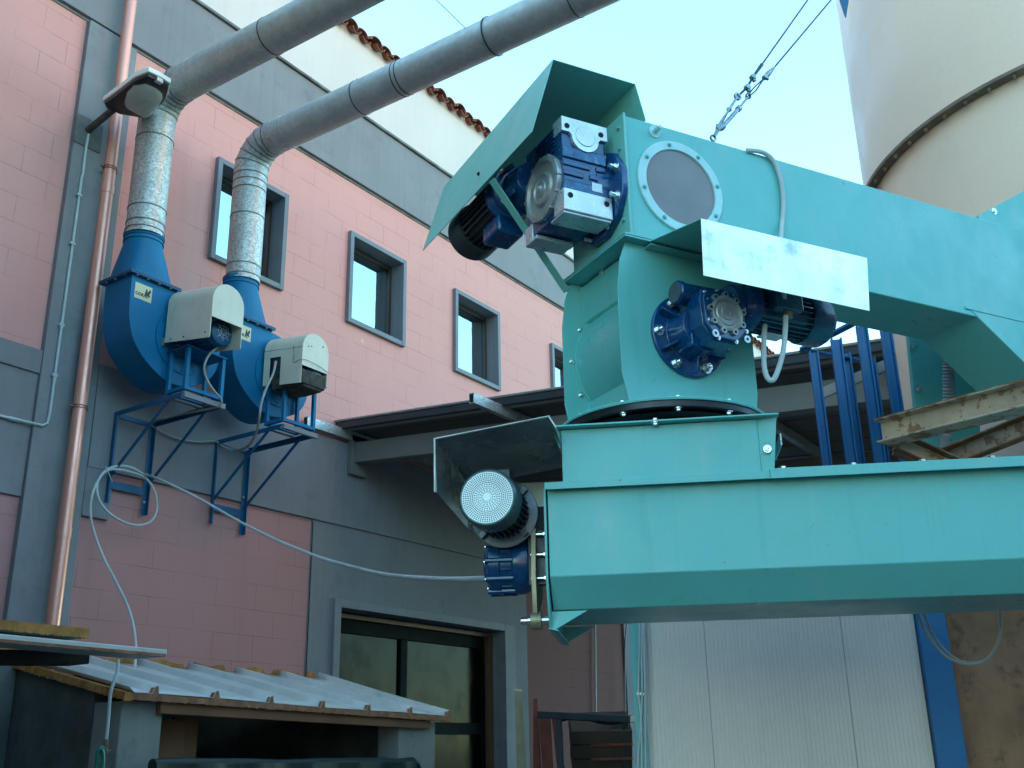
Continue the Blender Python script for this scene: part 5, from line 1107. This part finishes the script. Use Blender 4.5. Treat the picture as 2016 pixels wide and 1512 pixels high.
mb.hexa([A2_ - Z3 * .05, B2q - Z3 * .05, B2q + Vector((-.05, dy2, -.05)), A2_ + Vector((0, dy2, -.05)), A2_, B2q, B2q + Vector((-.05, dy2, 0)), A2_ + Vector((0, dy2, 0))])
ls2 = tag(mb.build("foam_board", 'concrete', None, .004), "grey board with an orange foam edge lying above the pale insulated sheet", "board")
jag(A2_ + Vector((0, -.004, .002)), B2q + Vector((0, -.004, .002)), .052, .01, 80, 'foam', ls2, "foam_edge")
mb = MB(); q0, q1 = atY(-120, 1280, 5.25), atY(178, 1285, 5.25); mb.hexa([q0 - Z3 * .06, q1 - Z3 * .06, q1 + Vector((0, .2, -.06)), q0 + Vector((0, .2, -.06)), q0 + Z3 * .01, q1 + Z3 * .01, q1 + Vector((0, .2, .01)), q0 + Vector((0, .2, .01))])
tag(mb.build("dark_batten", 'hole', None, .004), "black batten under the pale insulated sheet", "batten")
mb = MB(); mb.fbox(WF, 1.0, F1.x + .01, -1.3, -1.0, 0, 2.22); tag(mb.build("yard_wall", 'stucco_dark', None, .01), "grimy grey rendered wall to the left of the shed", "wall")

# ================================================================== cables
CG = "power cables of the fans"
f1c = [atY(432, 682, 6.85), atY(412, 698, 6.90), atY(402, 722, 6.92), atY(406, 745, 6.95), atY(420, 768, 6.96), atY(433, 783, 6.97), atY(436, 793, 6.99), atY(430, 800, 7.02), atY(405, 806, 7.15), atY(360, 815, 7.5), atY(297, 829, 7.9)]
tag(MB().tube(spline(f1c, 8), .0105, 10).build("fan_cable", 'cable_grey'), "grey cable curling down from the motor of the fan nearer the downpipe", "cable", CG)
f2c = [atY(543, 712, 7.03), atY(538, 735, 6.98), atY(524, 765, 6.95), atY(514, 795, 6.97), atY(510, 825, 7.0), atY(503, 855, 7.2), atY(486, 880, 7.55), atY(462, 888, 7.85), atY(440, 880, 7.9), atY(425, 868, 7.92)]
tag(MB().tube(spline(f2c, 8), .0115, 10).build("fan_cable", 'cable_grey'), "grey cable hanging from the side opening of the right-hand fan cover", "cable", CG)
wc = [atY(298, 838, 7.93), atY(315, 848, 7.93), atY(345, 862, 7.93), atY(385, 870, 7.93), atY(423, 869, 7.93), atY(445, 876, 7.9), atY(470, 883, 7.85), atY(490, 872, 7.8)]
tag(MB().tube(spline(wc, 8), .009, 10).build("wall_cable", 'cable_grey'), "pale cable sagging along the grey wall between the two fan brackets", "cable", CG)
hp = [(966, 1139, None), (900, 1140, .12), (840, 1138, .22), (760, 1131, .34), (690, 1115, .45), (620, 1094, .55), (540, 1061, .66), (470, 1026, .75), (400, 986, .84), (345, 958, .9), (300, 938, .96), (285, 935, 1), (262, 922, 1), (240, 917, 1), (215, 922, 1), (199, 936, 1), (191, 955, 1), (193, 978, 1), (205, 1000, 1), (225, 1018, 1), (252, 1031, 1), (276, 1034, 1), (297, 1026, 1), (308, 1005, 1), (307, 978, 1), (298, 955, 1), (284, 940, 1), (262, 931, 1), (238, 925, 1), (212, 926, 1), (193, 946, 1), (180, 980, 1), (179, 1020, 1), (189, 1060, 1), (205, 1100, .99), (228, 1145, .96), (250, 1190, .92), (262, 1230, .88), (267, 1270, .84), (266, 1306, .80), (264, 1318, .79)]
q = L.on(966, 1139, .15); d0 = AF.dot(q - EYE); d1_ = AF.dot(atY(240, 917, 7.86) - EYE)
pth = []
for x, y, f in hp:
    f = 0 if f is None else f; pth.append(atY(x, y, q.y + (7.84 - q.y) * f) if f else q)
tag(MB().tube(spline(pth, 6), .011, 10).build("looped_cable", 'cable'), "long white cable looped over a fan bracket and sagging to the lower gearmotor", "cable")
tag(MB().tube(spline([atY(208, 918, 7.84), atY(214, 932, 7.80), atY(221, 948, 7.82)], 4), .004, 6).build("cable_tie", 'cable'), "small white tie holding the cable loop to the left bracket", "cable tie")
uc = [U.on(1470, 296, -.004), U.on(1488, 297, -.012), U.on(1506, 302, -.012), U.on(1522, 316, -.012), U.on(1533, 340, -.012), U.on(1540, 372, -.012), U.on(1542, 410, -.012), U.on(1539, 445, -.015), U.on(1537, 480, -.10), U.on(1538, 520, -.2), U.on(1541, 560, -.24), U.on(1543, 590, -.235)]
tag(MB().tube(spline(uc, 8), .0095, 10).build("conveyor_cable", 'cable'), "white cable arching over the side of the upper conveyor behind the bright plate", "cable")
lc = [U.on(1547, 622, -.225), U.on(1546, 650, -.225), U.on(1542, 690, -.225), U.on(1533, 725, -.22), U.on(1522, 748, -.21), U.on(1510, 742, -.20), U.on(1504, 715, -.19), U.on(1504, 670, -.17), U.on(1506, 640, -.15)]
tag(MB().tube(spline(lc, 8), .0095, 10).build("motor_cable", 'cable'), "white cable hanging in a short loop under the middle gearmotor", "cable")
